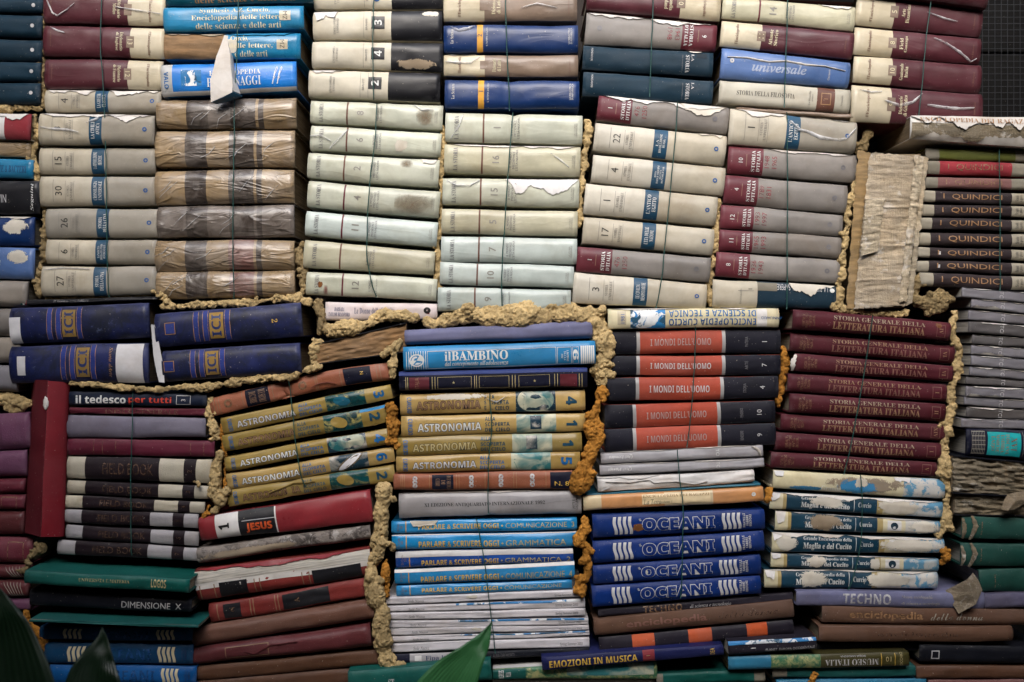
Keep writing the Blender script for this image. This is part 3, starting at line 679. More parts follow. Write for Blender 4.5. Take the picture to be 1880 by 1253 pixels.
for i, (q, lb, v) in enumerate([((290, 185, 238, 545, 179, 237), 'brown wrapped book under the vivid blue volume', 0), ((288, 243, 309, 542, 239, 308), 'tan and black wrapped book with shiny creases, second of its stack', 1),
        ((288, 314, 378, 541, 312, 375), 'tan and black wrapped book, third of its stack', 1), ((291, 380, 438, 541, 376, 437), 'dark wrapped book with deep rippled plastic', 2),
        ((288, 441, 499, 541, 441, 496), 'wrapped brown book with reddish end, second from the foam', 3), ((290, 500, 552, 542, 497, 546), 'wrapped brown book with pink tinge lying on foam', 3)]):
    a, b, c = [('plasttan', 'plastdark', 'plastgrey'), ('plasttan', 'plastdark', 'plasttan'), ('plastgrey', 'plastdark', 'plastgrey'), ('plasttan', 'plastdark', 'plastred')][v]
    bk = book(q, [(0, .215, a), (.215, .37, b), (.37, .53, c if v != 3 else a), (.53, .71, b if v != 3 else c), (.71, .73, a), (.73, .77, b), (.77, 1, a if v != 2 else c)], lb, group=PW, p=3, B=.3, wob=.0022, pinch=((.55, .0025, .03),) if i in (0, 5) else (), pages='paperold')
    for k in range(4):
        r_ = random.random
        u = .1 + .8 * r_(); v_ = .15 + .4 * r_(); shred(bk, [(u, v_), (u - .04 - .04 * r_(), v_ + .2), (u - .08 - .06 * r_(), v_ + .3 + .2 * r_())], .0006, off=.0006, name='crease_glint')  # pale slivers laid on as the highlights of the plastic's creases

# --- ivory and black, then pale green history volumes
def iv(q, num, label, top=True, **k):
    bk = book(q, [(0, .605, 'ivory'), (.605, 1, 'black')], label, group='ivory and black volumes', **k)
    lines(bk, ['ENCICLOPEDIA', 'UNIVERSALE'], .16, .2, .22, .84, 'v', 'grey', SERIF); rule(bk, .392, .395, .05, .95); rule(bk, .452, .455, .05, .95)
    TC(bk, 'BRAHMS', .415, .5, 4, 'v', 'grey')
    if num: patch(bk, .452, .556, .22, .66, 'black', 'number_panel'); TC(bk, num, .505, .44, 14, 'v', 'white', BOLD)
    return bk
bk = iv((577, -30, 18, 813, -28, 18), '', 'ivory and black book cropped by the picture top'); ring(bk, .49, .62, 6, 'ink_bluedk', .3)
bk = iv((576, 22, 73, 812, 20, 77), '3', 'ivory and black book numbered three'); torn(bk, .005, .19, .5, 'white'); patch(bk, .83, .99, .02, .25, 'peel', 'peeled_patch', soft=True)
bk = iv((574, 77, 125, 813, 79, 133), '4', 'ivory and black book numbered four'); patch(bk, .62, .98, .58, .95, 'peelbrown', 'peeled_patch', soft=True)
bk = iv((568, 129, 179, 808, 135, 189), '2', 'ivory and black book numbered two'); torn(bk, .02, .26, .22, 'white')
S_ = [((571, 185, 227, 813, 194, 240), '8', 'pale green history book numbered eight, pinched by wire', 'storia', ((.49, .004, .025),)), ((571, 231, 277, 810, 246, 291), '6', 'pale green history book numbered six with wrinkled figure marks', 'storia', ()),
      ((566, 280, 327, 806, 294, 346), '2', 'pale green history book numbered two', 'storia', ()), ((566, 332, 381, 807, 352, 402), '4', 'pale green history book numbered four with brown smear', 'storia', ()),
      ((562, 388, 434, 803, 407, 454), '11', 'pale bluish history book numbered eleven', 'storia_cool', ()), ((559, 440, 492, 798, 461, 505), '', 'yellowed history book with no number showing', 'storia_warm', ()),
      ((563, 498, 541, 802, 512, 554), '12', 'pale history book numbered twelve with rusty blots', 'storia', ((.53, .0045, .03),))]
for q, n_, lb, m_, pi in S_:
    bk = sto(q, n_, lb, m_, 'wine' if n_ in ('11', '12', '4') else 'brownband', pinch=pi)
    if n_ == '8': shred(bk, [(.78, .05), (.84, .25), (.93, .2)], .0016); patch(bk, .80, .93, .2, .85, 'smear', 'brown_stain', soft=True)
    if n_ == '6': shred(bk, [(.15, .9), (.22, .55), (.285, .12)], .002); shred(bk, [(.0, .45), (.08, .42), (.16, .62)], .0016); patch(bk, .63, .76, .35, .9, 'peel', 'peeled_patch', soft=True)
    if n_ == '2': patch(bk, .70, .80, .05, .35, 'smear', 'brown_stain', soft=True); torn(bk, .86, .98, .2)
    if n_ == '4': patch(bk, .66, .95, .2, .92, 'smear', 'brown_stain', soft=True)
    if n_ == '12': patch(bk, .085, .135, .38, .68, 'rust', 'rust_stain', soft=True); patch(bk, .135, .17, .55, .95, 'pinkstain', 'rust_stain', soft=True)
bk = book((598, 555, 590, 803, 557, 586), [(0, 1, 'whitepink')], 'white paperback with small dark title and round emblem above foam', name='paperback_book', group='', d=.004, board=False)
lines(bk, ['BARBARA', 'TAYLOR BRADFORD'], .03, .22, .28, .78, 'h', 'navy', BITAL); T(bk, 'Le Donne della Sua vita', .26, .62, .28, .62, 'h', 'navy', SERIF); ring(bk, .91, .45, 6.5, 'ink_black', .25); patch(bk, .912, .93, .45, .68, 'qred', 'publisher_logo')

# --- blue science pair and cream ones, then pale green volumes
bk = enc((815, -18, 42, 1059, -18, 40), '', ['Dizionario', 'di Latino'], 'brown and cream volume in cloudy plastic above blue science book', m_='brownjack'); shred(bk, [(.58, .62), (.7, .5), (.85, .62)], .0014)
def sci(q, num, label, **k):
    bk = book(q, [(0, .248, 'scienza'), (.248, .292, 'amber'), (.292, 1, 'scienza')], label, group='blue science volumes with amber stripe', **k)
    T(bk, 'La Scienza', .048, .072, .16, .7, 'v', 'silver', SERIF); TC(bk, num, .268, .42, 8, 'v', 'navy'); T(bk, 'IL SISTEMA SOLARE', .315, .328, .14, .8, 'v', 'silver'); lines(bk, ['LA BIBLIOTECA', 'DI REPUBBLICA'], .925, .955, .12, .7, 'v', 'silver'); return bk
bk = sci((815, 47, 98, 1061, 46, 98), '2', 'deep blue book with amber stripe numbered two'); shred(bk, [(.05, .1), (.11, .24), (.18, .18), (.23, .08)], .0026)
bk = enc((815, 102, 142, 1061, 102, 143), '', ['Dizionario', 'di Latino'], 'thinner brown and cream volume between two blue ones', m_='brownjack'); shred(bk, [(.01, .36), (.1, .4), (.2, .4), (.27, .12)], .0022); torn(bk, .03, .24, .1)
sci((817, 146, 199, 1063, 149, 202), '1', 'deep blue book with amber stripe numbered one, pinched by wire', pinch=((.47, .005, .05),))
S_ = [((818, 208, 262, 1069, 212, 267), '1', 'pale history book numbered one, bulging and pinched by wire', 'storia', ((.50, .0055, .03),)), ((816, 265, 318, 1065, 271, 327), '16', 'yellowish history book numbered sixteen', 'storia_warm', ()),
      ((813, 327, 376, 1063, 330, 383), '15', 'pale history book numbered fifteen with torn white film', 'storia', ()), ((811, 383, 429, 1060, 388, 435), '5', 'yellowish history book numbered five', 'storia_warm', ()),
      ((810, 433, 480, 1059, 438, 486), '7', 'bluish history book numbered seven', 'storia_cool', ()), ((808, 481, 523, 1053, 489, 530), '10', 'pale history book numbered ten', 'storia_cool', ()), ((804, 527, 572, 1048, 532, 570), '9', 'pale shiny history book numbered nine above foam', 'storia_cool', ((.52, .003, .03),))]
for q, n_, lb, m_, pi in S_:
    bk = sto(q, n_, lb, m_, pinch=pi, wob=.0013)
    if n_ == '1': shred(bk, [(.04, .9), (.1, .5), (.13, .1)], .0016)
    if n_ == '16': torn(bk, .03, .98, .1, seed=6); shred(bk, [(.78, .25), (.86, .5), (.92, .72)], .0016)
    if n_ == '15': torn(bk, .46, .99, .5, 'white', seed=8); shred(bk, [(.03, .12), (.1, .3), (.2, .3), (.27, .1)], .0016)

# --- mixed, upside-down ones, then grey with blue bands
def encf(*a, **k): return enc(*a, **k)
bk = enc((1077, -28, 20, 1322, -18, 41), '10', ['Vinlandia', 'Zululand'], 'upside-down maroon volume with cream end above torn grey book', flip=True, b0=.30)
bk = ital((1075, 23, 83, 1314, 47, 97), '9', ('1943', '1948'), 'upside-down grey book with ragged white torn edge', flip=True, red=.265); torn(bk, .2, .99, .2, top=False, seed=9); torn(bk, .02, .3, .1, top=False, seed=10)
for q, lb in [((1070, 83, 128, 1308, 97, 143), 'dark blue-green volume lettered upside-down, chipped at one end'), ((1070, 131, 177, 1308, 148, 191), 'dark blue-green volume lettered upside-down, lower of the pair')]:
    bk = book(q, [(0, 1, 'teal_dark')], lb, group='dark blue-green history pair', flip=True, p=3); T(bk, 'LA', .148, .168, .56, .86, 'v', 'cyan' if 0 else 'silver', SERIF); T(bk, 'STORIA', .182, .212, .10, .80, 'v', 'silver', SERIF); T(bk, 'DAL RINASCIMENTO', .232, .24, .1, .8, 'v', 'steelgrey'); T(bk, 'MONDADORI', .925, .94, .35, .9, 'v', 'silver')
    if 'chipped' in lb: torn(bk, .04, .21, .22, top=False, seed=11); patch(bk, .05, .13, .72, .93, 'navyink', 'hole_stain')
bk = ital((1097, 174, 222, 1336, 199, 249), '1', ('476', '1250'), 'grey red-ended book numbered one with shredded top, over blue-banded ones'); torn(bk, .03, .98, .22, seed=12); torn(bk, .6, .98, .4, 'peel', seed=13)
for q, n_, tl, lb in [((1091, 225, 277, 1331, 250, 306), '22', ['LA', 'RIVOLUZIONE', 'RUSSA'], 'cream book numbered twenty-two with chipped grey corner'), ((1087, 283, 335, 1329, 309, 362), '4', ['ROMA', "DALLE ORIGINI", "ALL'ETA", 'REPUBBLICANA'], 'cream book numbered four with four lines on its blue band'),
        ((1073, 335, 393, 1315, 362, 416), '1', ["L'ANTICO", 'EGITTO'], 'cream book numbered one with dark specks near its title'), ((1070, 398, 448, 1309, 421, 471), '17', ["L'ETA DELLE", 'NAZIONI'], 'cream book numbered seventeen')]:
    bk = univ(q, n_, tl, lb, .45, .555, 'cream_light' if n_ != '17' else 'cream', 'cream', p=3)
    if n_ == '22': torn(bk, .78, .97, .2, 'peel', seed=14)
ital((1059, 452, 499, 1303, 473, 519), '1', ('476', '1250'), 'clean grey red-ended book numbered one between two cream books', p=3)
univ((1052, 500, 558, 1296, 521, 568), '3', ['LE CIVILTA', 'MESOPOTAMICHE'], 'cream book numbered three speckled with foam, lowest of its stack', .45, .555, 'cream_light', 'cream', p=3)

# --- green-cream, maroon, blue, philosophy, grey history of Italy
book((1330, -40, -5, 1568, -30, 6), [(0, .5, 'maroon_dark'), (.5, 1, 'night')], 'dark volume showing only its lower edge at the picture top')
bk = sto((1326, -6, 34, 1568, 13, 59), '14', 'greenish cream history book numbered fourteen with red stripe', 'storia_warm', 'wine', d=0); torn(bk, .72, .98, .18)
bk = enc((1323, 37, 86, 1565, 61, 111), '11', ['Atlante', 'Storico'], 'maroon atlas volume with cream end above faded blue book')
bk = book((1323, 89, 146, 1558, 115, 163), [(0, 1, 'universal')], 'faded violet-blue book with large grey italic word', pages='paperold'); T(bk, 'universale', .24, .66, .36, .70, 'h', 'greyblue', ITAL, grow=.02); shred(bk, [(.04, .32), (.2, .28), (.36, .34), (.5, .26), (.66, .33), (.8, .30), (.96, .40)], .0020, 'tornwhite', off=.0008, name='torn_edge'); ring(bk, .08, .42, 4, 'ink_silver', .3); T(bk, 'Garzanti', .83, .845, .4, .8, 'v', 'silver')
bk = book((1320, 147, 190, 1559, 166, 211), [(0, .745, 'filos'), (.745, .88, 'brownband'), (.88, 1, 'filos')], 'cream philosophy volume with brown panel and serif title', p=5); T(bk, 'STORIA DELLA FILOSOFIA', .13, .575, .40, .60, 'h', 'dark', SERIF); frame(bk, .775, .85, .25, .75, .006, 'ink_bronze'); TC(bk, 'I', .812, .5, 7, 'v', 'bronze'); lines(bk, ['La filosofia', 'antica'], .68, .715, .2, .8, 'v', 'grey'); T(bk, 'Aristotele', .925, .94, .3, .75, 'v', 'grey')
book((1352, 196, 203, 1566, 211, 219), [(0, 1, 'brownjack')], 'thin brown booklet squeezed under the philosophy volume', name='paperback_book', board=False)
bk = univ((1338, 200, 268, 1570, 225, 282), '1', ["L'ANTICO", 'EGITTO'], 'grey book numbered one with long white plastic curl', .445, .555, 'cream', 'cream_dark', d=-.004); torn(bk, .02, .44, .16, seed=16); shred(bk, [(.52, .45), (.60, .45), (.72, .62), (.86, .66), (.92, .60), (.99, .22)], .0034); torn(bk, .56, .98, .06, seed=17); shred(bk, [(.47, .2), (.55, .42), (.66, .5)], .0016)
for q, n_, yr, lb in [((1336, 268, 320, 1570, 285, 337), '10', ('1948', '1965'), 'grey red-ended book numbered ten with frayed top'), ((1329, 321, 374, 1553, 341, 394), '4', ('1789', '1831'), 'grey red-ended book numbered four'),
        ((1322, 375, 420, 1545, 395, 435), '12', ('1993', '1997'), 'grey red-ended book numbered twelve'), ((1320, 421, 461, 1543, 436, 476), '11', ('1965', '1993'), 'grey red-ended book numbered eleven'), ((1314, 463, 510, 1540, 478, 522), '8', ('1936', '1943'), 'grey red-ended book numbered eight, lowest of the set')]:
    bk = ital(q, n_, yr, lb, red=.272, p=3)
    if n_ == '10': torn(bk, .3, .98, .12, seed=18)
bk = book((1308, 513, 565, 1533, 524, 568), [(0, .36, 'cream'), (.36, 1, 'teal_dark')], 'book with cream end and flaked dark blue jacket lettered upside-down'); patch(bk, .36, .52, .04, .35, 'qdark', 'spine_label'); T(bk, 'LA BIBLIOTECA DEL SAPERE', .52, .93, .06, .30, 'i', 'silver'); torn(bk, .62, .99, .5, 'peel', seed=19); ring(bk, .965, .22, 4.5, 'ink_white', 0); TC(bk, '1', .30, .3, 7, 'v', 'dark'); T(bk, 'Enciclopedia', .215, .235, .3, .85, 'v', 'grey'); rule(bk, .2, .33, .36, .38)

# --- maroon encyclopedia beside the mesh
book((1575, -60, -14, 1813, -40, 17), [(0, 1, 'maroon_dark')], 'dark maroon volume hanging over the stack beside the wire mesh', d=-.015)
for q, n_, tl, lb in [((1571, -12, 47, 1800, 15, 70), '5', ['Arte', 'Bizantina'], 'maroon and cream volume in scuffed plastic, top of four by the mesh'), ((1567, 50, 102, 1798, 71, 120), '8', ['Field', 'Gonzaga'], 'maroon and cream volume with long diagonal plastic curl'),
        ((1566, 103, 153, 1798, 120, 174), '10', ['Guatemala', 'Italia'], 'maroon and cream volume numbered ten, clean jacket'), ((1562, 157, 226, 1800, 172, 232), '9', ['Dizionario', 'di Giuridica'], 'maroon and cream volume with loose torn plastic, above tattered block')]:
    bk = enc(q, n_, tl, lb, b0=.30, d=.004, p=3.2)
    if 'diagonal' in lb: shred(bk, [(.62, .18), (.72, .35), (.83, .62), (.93, .92), (.97, .8)], .0018)
    if 'loose' in lb: shred(bk, [(.05, .14), (.14, .2), (.22, .16)], .0014); shred(bk, [(.24, .4), (.36, .52), (.46, .4), (.54, .12)], .003); shred(bk, [(.57, .45), (.7, .50), (.82, .52), (.93, .48)], .003)
    if 'scuffed' in lb: shred(bk, [(.55, .4), (.7, .55), (.8, .6)], .0014)

# --- children's encyclopedia set at the edge
bk = book((1671, 214, 256, 1900, 216, 270), [(0, 1, 'tornwhite')], 'swollen paperback with its spine torn open to brown pages', name='paperback_book', cat='book', d=-.02, pages='paperold', p=3, board=False); patch(bk, .0, 1, .30, .97, 'rotten', 'exposed_binding'); torn(bk, 0, 1, .46, 'tornwhite', off=.0024, seed=20); torn(bk, 0, 1, .30, 'tornwhite', top=False, off=.0014, seed=21); T(bk, 'ENCICLOPEDIA DEI RAGAZZI', .06, .95, .10, .26, 'h', 'bronze', SERIF, .004)
QG = "children's encyclopedia volumes with lettered spines"
bk = book((1699, 272, 295, 1940, 277, 299), [(0, .1, 'qdark'), (.1, .68, 'olive'), (.68, 1, 'qdark')], 'olive green volume under the swollen torn paperback', group=QG)
for q, m_, ed, lb in [((1700, 296, 322, 1940, 301, 327), 'qred', 'qdark', 'bright red volume under the olive one'), ((1697, 325, 346, 1940, 330, 351), 'qpink', 'qdark', 'faded pink volume on the black-spined set'),
        ((1692, 349, 371, 1940, 357, 378), 'qblack', 'qgrey', 'black-spined volume, topmost of seven'), ((1690, 374, 396, 1940, 381, 402), 'qblack', 'qgrey', 'black-spined volume, second of seven'), ((1686, 399, 421, 1940, 406, 428), 'qblack', 'qgrey', 'black-spined volume, third of seven'),
        ((1683, 426, 450, 1940, 430, 455), 'qblack', 'qgrey', 'browner black-spined volume, middle of seven'), ((1682, 454, 474, 1940, 460, 481), 'qblack', 'qgrey', 'black-spined volume with a white nick, third from foam'), ((1680, 478, 499, 1940, 484, 506), 'qblack', 'qgrey', 'black-spined volume with a white chip, second from foam'),
        ((1688, 501, 527, 1940, 510, 536), 'qblack', 'qgrey', 'black-spined volume with pale stub, lowest of seven on foam')]:
    w_ = q[3] - q[0]; bk = book(q, [(0, 24 / w_, ed), (24 / w_, (1856 - q[0]) / w_, m_), ((1856 - q[0]) / w_, 1, 'qgrey' if m_ == 'qblack' else 'qdark')], lb, group=QG, p=3, B=.18)
    ink = 'bronze' if m_ == 'qblack' else 'goldfade|w'
    T(bk, 'I  QUINDICI', 36 / w_ + .01, (1838 - q[0]) / w_, .22, .74, 'h', ink, SANS)
    if m_ == 'qblack': lines(bk, ['Scuola', 'e gioco'], (1862 - q[0]) / w_, (1876 - q[0]) / w_, .2, .8, 'v', 'dark')
    if 'white' in lb: patch(bk, .155, .17, .35, .65, 'labelwhite', 'paint_stain')

# ================================================================ middle row
IC = 'blue encyclopedia volumes with gilt emblem'
def ici(q, label, eu, **k):
    bk = book(q, [(0, 1, 'iciblue')], label, group=IC, d=-.012, p=3.2, B=.28, pages='paperold', inset=.006, **k)
    patch(bk, eu, eu + .095, .10, .86, 'icigold', 'gilt_emblem'); T(bk, 'ICI', eu + .015, eu + .08, .16, .80, 'v', 'navy', BOLD)
    for a in (eu - .11, eu - .045, eu + .105): rule(bk, a, a + .035, .04, .92, 'icilight')
    for a in (eu - .11, eu - .075, eu - .045, eu - .01, eu + .105, eu + .14): rule(bk, a - .002, a + .002, .04, .92, 'ink_bronze')
    return bk
bk = ici((23, 566, 633, 275, 557, 622), 'dark blue gilt book with silver tag, upper one by the taupe volumes', .38); patch(bk, .0, .08, .27, .98, 'labelwhite', 'paper_tag', .001)
bk = ici((22, 636, 704, 274, 629, 704), 'dark blue gilt book with a large white paper sticker', .485); patch(bk, .775, .97, .02, .98, 'labelwhite', 'paper_sticker', .0008); patch(bk, .06, .12, .27, .78, 'labelwhite', 'paper_tag', .0008); T(bk, 'Storia dArte', .725, .75, .1, .85, 'd', 'bronze', ITAL)
bk = ici((288, 577, 640, 555, 556, 620), 'dark blue gilt book numbered two, tilted upward under foam', .375); TC(bk, '2', .82, .48, 10, 'd', 'goldy', SERIF); frame(bk, .07, .14, .3, .65, .004, 'ink_bronze'); patch(bk, .075, .135, .33, .62, 'icilight', 'spine_label')
bk = ici((301, 645, 703, 553, 628, 685), 'dark blue gilt book with blank worn half, lower of the tilted pair', .315); frame(bk, .015, .09, .33, .68, .004, 'ink_bronze'); patch(bk, .02, .085, .36, .65, 'icilight', 'spine_label')
tgw = bk.root
tagp = []
for i, (xl, xr, y) in enumerate([(277, 284, 596), (279, 290, 620), (282, 297, 655), (287, 301, 682), (292, 302, 702)]):
    tagp.append([wpt(xl, y, -.018) , wpt(xr, y + 1, -.024 + .004 * (i % 2))])
o = link('torn_paper_slip', grid_mesh('torn_paper_slip', [[p - wpt(297, 702, -.02) for p in r] for r in tagp], 4, 1, ['labelwhite'])); o.location = wpt(297, 702, -.02); tag(o, 'white torn paper slip stuck between the four blue gilt books', 'paper')

# a tattered book lying tilted with its spine gone
def tattered(q, label, m_='binding', d=0.0, D=.15, seed=0, amp=.003, layers=9, name='tattered_book', boards=True, group=None, bm='black', n=46):
    x0, a0, b0, x1, a1, b1 = q
    t = bpy.data.objects.new(name, None); COL.objects.link(t)
    c = (wpt(x0, b0, d) + wpt(x1, b1, d)) / 2; t.location = c; tag(t, label, 'book', group)
    nv = layers * 2; P = []
    for i in range(n + 1):
        u = i / n; top = wpt(x0, a0, d).lerp(wpt(x1, a1, d), u); bot = wpt(x0, b0, d).lerp(wpt(x1, b1, d), u); r = []
        for j in range(nv + 1):
            v = j / nv; p = top.lerp(bot, v)
            y = amp * (noise.fractal(Vector((u * 5 + seed, v * 9, seed)), 1, 2, 4) + .5 * noise.noise(Vector((seed * 3, v * 40, u * 3.5))) + .4 * noise.noise(Vector((u * 30, v * 60, seed)))) - .003 * (1 - (2 * v - 1) ** 2)
            r.append(p + Vector((amp * .5 * noise.noise(Vector((u * 3, v * 30, seed + 5))), y, .0008 * noise.noise(Vector((u * 20, v * 4, seed)))  )) - c)
        P.append(r)
    bs = [[(r[0] + Vector((0, D, 0))), (r[-1] + Vector((0, D, 0)))] for r in (P[0], P[-1])]
    o = link('exposed_spine', grid_mesh('exposed_spine', P, n, nv, [m_]), t)
    V_ = []; F_ = []
    for k, r in enumerate((P[0], P[-1])):
        V_ += [r[0], r[-1], r[-1] + Vector((0, D, 0)), r[0] + Vector((0, D, 0))]
    V_ = [v + Vector((0, .003, 0)) if i % 4 < 2 else v for i, v in enumerate(V_)]
    F_ = [(0, 1, 2, 3), (7, 6, 5, 4), (0, 3, 7, 4), (1, 5, 6, 2), (3, 2, 6, 7), (0, 4, 5, 1)]
    m2 = bpy.data.meshes.new('page_block'); m2.from_pydata(V_, [], F_); m2.materials.append(mat('paperold')); link('page_block', m2, t, smooth=False)
    if boards:
        for s, (ya, yb) in ((1, (a0, a1)), (-1, (b0, b1))):
            V2 = []
            for k in range(13):
                u = k / 12; e = wpt(x0 + (x1 - x0) * u, ya + (yb - ya) * u, d) - c; fy = -.004 - .006 * noise.noise(Vector((u * 6, seed, s * 3.3)))
                z0, z1 = (e.z, e.z + .0018) if s > 0 else (e.z - .0018, e.z)
                V2 += [(e.x, fy, z0), (e.x, fy, z1), (e.x, D, z1), (e.x, D, z0)]
            F2 = []
            for k in range(12):
                a = 4 * k; F2 += [(a, a + 4, a + 5, a + 1), (a + 1, a + 5, a + 6, a + 2), (a + 2, a + 6, a + 7, a + 3), (a + 3, a + 7, a + 4, a)]
            F2 += [(0, 1, 2, 3), (51, 50, 49, 48)]
            m3 = bpy.data.meshes.new('cover_board'); m3.from_pydata(V2, [], F2); m3.materials.append(mat(bm)); link('cover_board', m3, t, smooth=False)
    return t
tattered((578, 634, 668, 746, 594, 645), 'tattered book with bare brown spine tilted under foam', 'binding', d=-.004, seed=3)

# the tattered volume standing upright
t = bpy.data.objects.new('tattered_book', None); COL.objects.link(t); c = wpt(1615, 566, -.012); t.location = c
tag(t, 'tattered upright volume with bare glued spine between two stacks', 'book')
def colgrid(name, xs_top, xs_bot, yt, yb, m_, d0, amp, nu=16, nv=60, bulge=.006, seed=0, curl=0):
    P = []
    for i in range(nu + 1):
        u = i / nu; r = []
        for j in range(nv + 1):
            v = j / nv; xl = xs_top[0] + (xs_bot[0] - xs_top[0]) * v; xr = xs_top[1] + (xs_bot[1] - xs_top[1]) * v
            rag = 3 * noise.noise(Vector((v * 14, u * 9, seed))) * (abs(2 * u - 1) ** 3)
            y = yt[0] + (yt[1] - yt[0]) * u + (yb[0] + (yb[1] - yb[0]) * u - yt[0] - (yt[1] - yt[0]) * u) * v + 3.5 * noise.noise(Vector((u * 11, 2.2, seed))) * (v ** 8 + (1 - v) ** 8)
            dd = d0 - bulge * (1 - (2 * u - 1) ** 2) + amp * noise.fractal(Vector((u * 4, v * 13, seed)), 1, 2, 5) + amp * .8 * max(0, math.sin(v * 31 + noise.noise(Vector((u, v * 3, seed))) * 2)) ** 6 * -1 - curl * u ** 2
            r.append(wpt(xl + (xr - xl) * u + rag, y, dd) - c)
        P.append(r)
    return link(name, grid_mesh(name, P, nu, nv, [m_]), t)
colgrid('exposed_spine', (1598, 1690), (1568, 1664), (281, 287), (568, 562), 'binding_', -.010, .003) if 0 else None
SPEC['mull'] = ('d6c6aa', 'bookback', .8, .6); SPEC['boardtan'] = ('a88a5c', 'fibre', .75, .7)
def backgrid(name, top, bot, yt, yb, m_, d0, nu=36, nv=150, bulge=.007, seed=0, amp=1.0, soft=False):
    P = []
    for i in range(nu + 1):
        u = i / nu; r = []
        for j in range(nv + 1):
            v = j / nv; xl = top[0] + (bot[0] - top[0]) * v; xr = top[1] + (bot[1] - top[1]) * v
            e = abs(2 * u - 1) ** 5; x = xl + (xr - xl) * u + e * 3.4 * noise.fractal(Vector((v * 22, u * 2, seed)), 1, 2, 5)
            ev = (v ** 14 + (1 - v) ** 14); y = (yt[0] + (yt[1] - yt[0]) * u) * (1 - v) + (yb[0] + (yb[1] - yb[0]) * u) * v + ev * 3.0 * noise.fractal(Vector((u * 12, seed, v)), 1, 2, 4)
            dd = d0 - bulge * (1 - (2 * u - 1) ** 2) + amp * (.0016 * noise.noise(Vector((u * 2.2, v * 11, seed))) + .0013 * noise.noise(Vector((u * 2.5, v * 46, seed + 3))) + .0008 * noise.noise(Vector((u * 26, v * 7, seed + 6))))
            for k in (.30, .345, .60, .82): dd -= (.0022 + .0016 * noise.noise(Vector((u * 4, k * 31, seed)))) * math.exp(-((v - k + .006 * noise.noise(Vector((u * 3, k * 9, seed)))) / .007) ** 2) * amp
            r.append(wpt(x, y, dd) - c)
        P.append(r)
    return link(name, grid_mesh(name, P, nu, nv, [m_], edge=(lambda i, j: min(1.4, (2 * i / nu - 1) ** 2 + (2 * j / nv - 1) ** 4)) if soft else None), t)
backgrid('exposed_spine', (1597, 1690), (1567, 1663), (280, 287), (568, 561), 'backglue', -.012)
backgrid('cover_board', (1575, 1599), (1553, 1570), (276, 281), (566, 568), 'boardtan', -.009, 10, 90, .002, 4, .5)
backgrid('mull_strip', (1680, 1697), (1650, 1664), (284, 288), (556, 552), 'mull', -.017, 8, 110, .004, 9, 1.6)
backgrid('cover_board', (1694, 1704), (1664, 1675), (287, 290), (562, 556), 'mull', -.010, 6, 90, .001, 6, .8)
backgrid('torn_lining', (1590, 1624), (1580, 1612), (368, 365), (470, 462), 'mull', -.0212, 12, 50, .002, 12, .7)
m2 = box('page_block', (wpt(1580, 0, 0).x, -.008, wpt(0, 566, 0).z), (wpt(1672, 0, 0).x, .15, wpt(0, 285, 0).z), 'paperold'); m2.parent = t; m2.location = -c
for v in m2.data.vertices: v.co.x += -.0 + (v.co.z - wpt(0, 425, 0).z) * .11

# ================================================================ lower stacks
# --- two centuries and astronomy, tilted
AS = 'gold astronomy volumes'
def disc(bk, uc, vc, ru, rv, m_, rot=0.0, off=.0006, name='printed_planet'):
    P = []
    for i in range(25):
        a = 2 * math.pi * i / 24; r = []
        for k in (0, .5, 1):
            x, y = math.cos(a) * k * ru * bk.L, math.sin(a) * k * rv * 2 * bk.h
            x, y = x * math.cos(rot) - y * math.sin(rot), x * math.sin(rot) + y * math.cos(rot)
            u, v = uvmap(bk, uc + x / bk.L, max(.02, min(.98, vc + y / (2 * bk.h)))); r.append(bk.S(u, v, off))
        P.append(r)
    return link(name, grid_mesh(name, P, 24, 2, [m_], edge=lambda i, j: 0.0), bk.spine)
def astro(q, num, label, pic='astropic', m_='gold', ink='silver', sub='blue', p0=.615, p1=.845, **k):
    bk = book(q, [(0, p0, m_), (p0, p1, pic), (p1, 1, m_)], label, group=AS, p=2.8, **k)
    w0 = p1 - p0
    if pic == 'astropale' and num in '4': patch(bk, p0, p1, 0, 1, 'astrodark', 'printed_picture', .0003); disc(bk, p0 + w0 * .50, .42, .46 * w0, .62, 'astropale')
    if pic == 'astrodark': disc(bk, p0 + w0 * .52, .5, .36 * w0, .20, 'labelwhite', -.55); disc(bk, p0 + w0 * .52, .5, .44 * w0, .30, 'smear', -.55, .0003)
    if pic == 'astropic': disc(bk, p0 + w0 * .40, .50, .22 * w0, .30, 'golddull' if num == '2' else 'tealedge', .3)
    T(bk, 'CURCIO', .038, .062, .14, .92, 'd', 'blue', BOLD); T(bk, 'ASTRONOMIA', .087, .437, .36, .80, 'h', 'black', BOLD, .0004, .035, 'title_lettering'); T(bk, 'ASTRONOMIA', .09, .434, .385, .775, 'h', ink, BOLD, .0008, -.004, 'title_lettering')
    for i, (s, e) in enumerate((('ALLA', .51), ('SCOPERTA', .588), ('DEL CIELO', .588))): T(bk, s, .455, e, .12 + .28 * i, .32 + .28 * i, 'h', sub, BOLD)
    TC(bk, num, .925, .5, 20, 'd', sub, BOLD, grow=.02); return bk
def due(q, label, **k):
    bk = book(q, [(0, 1, 'sienna')], label, group='tooled reddish-brown leather volumes', **k); return bk
bk = due((388, 732, 767, 715, 665, 699), 'long reddish leather book bowed and pinched by wire under foam', bow=.006, pinch=((.425, .009, .035),), D=.15, wob=.002)
patch(bk, .20, .33, .03, .97, 'navydark', 'title_panel'); lines(bk, ['DUE SECOLI', 'DI GUERRE'], .22, .31, .15, .85, 'd', 'goldfade', SERIF); patch(bk, .75, .90, .05, .97, 'navydark', 'title_panel'); TC(bk, 'N', .85, .4, 6, 'd', 'goldy')
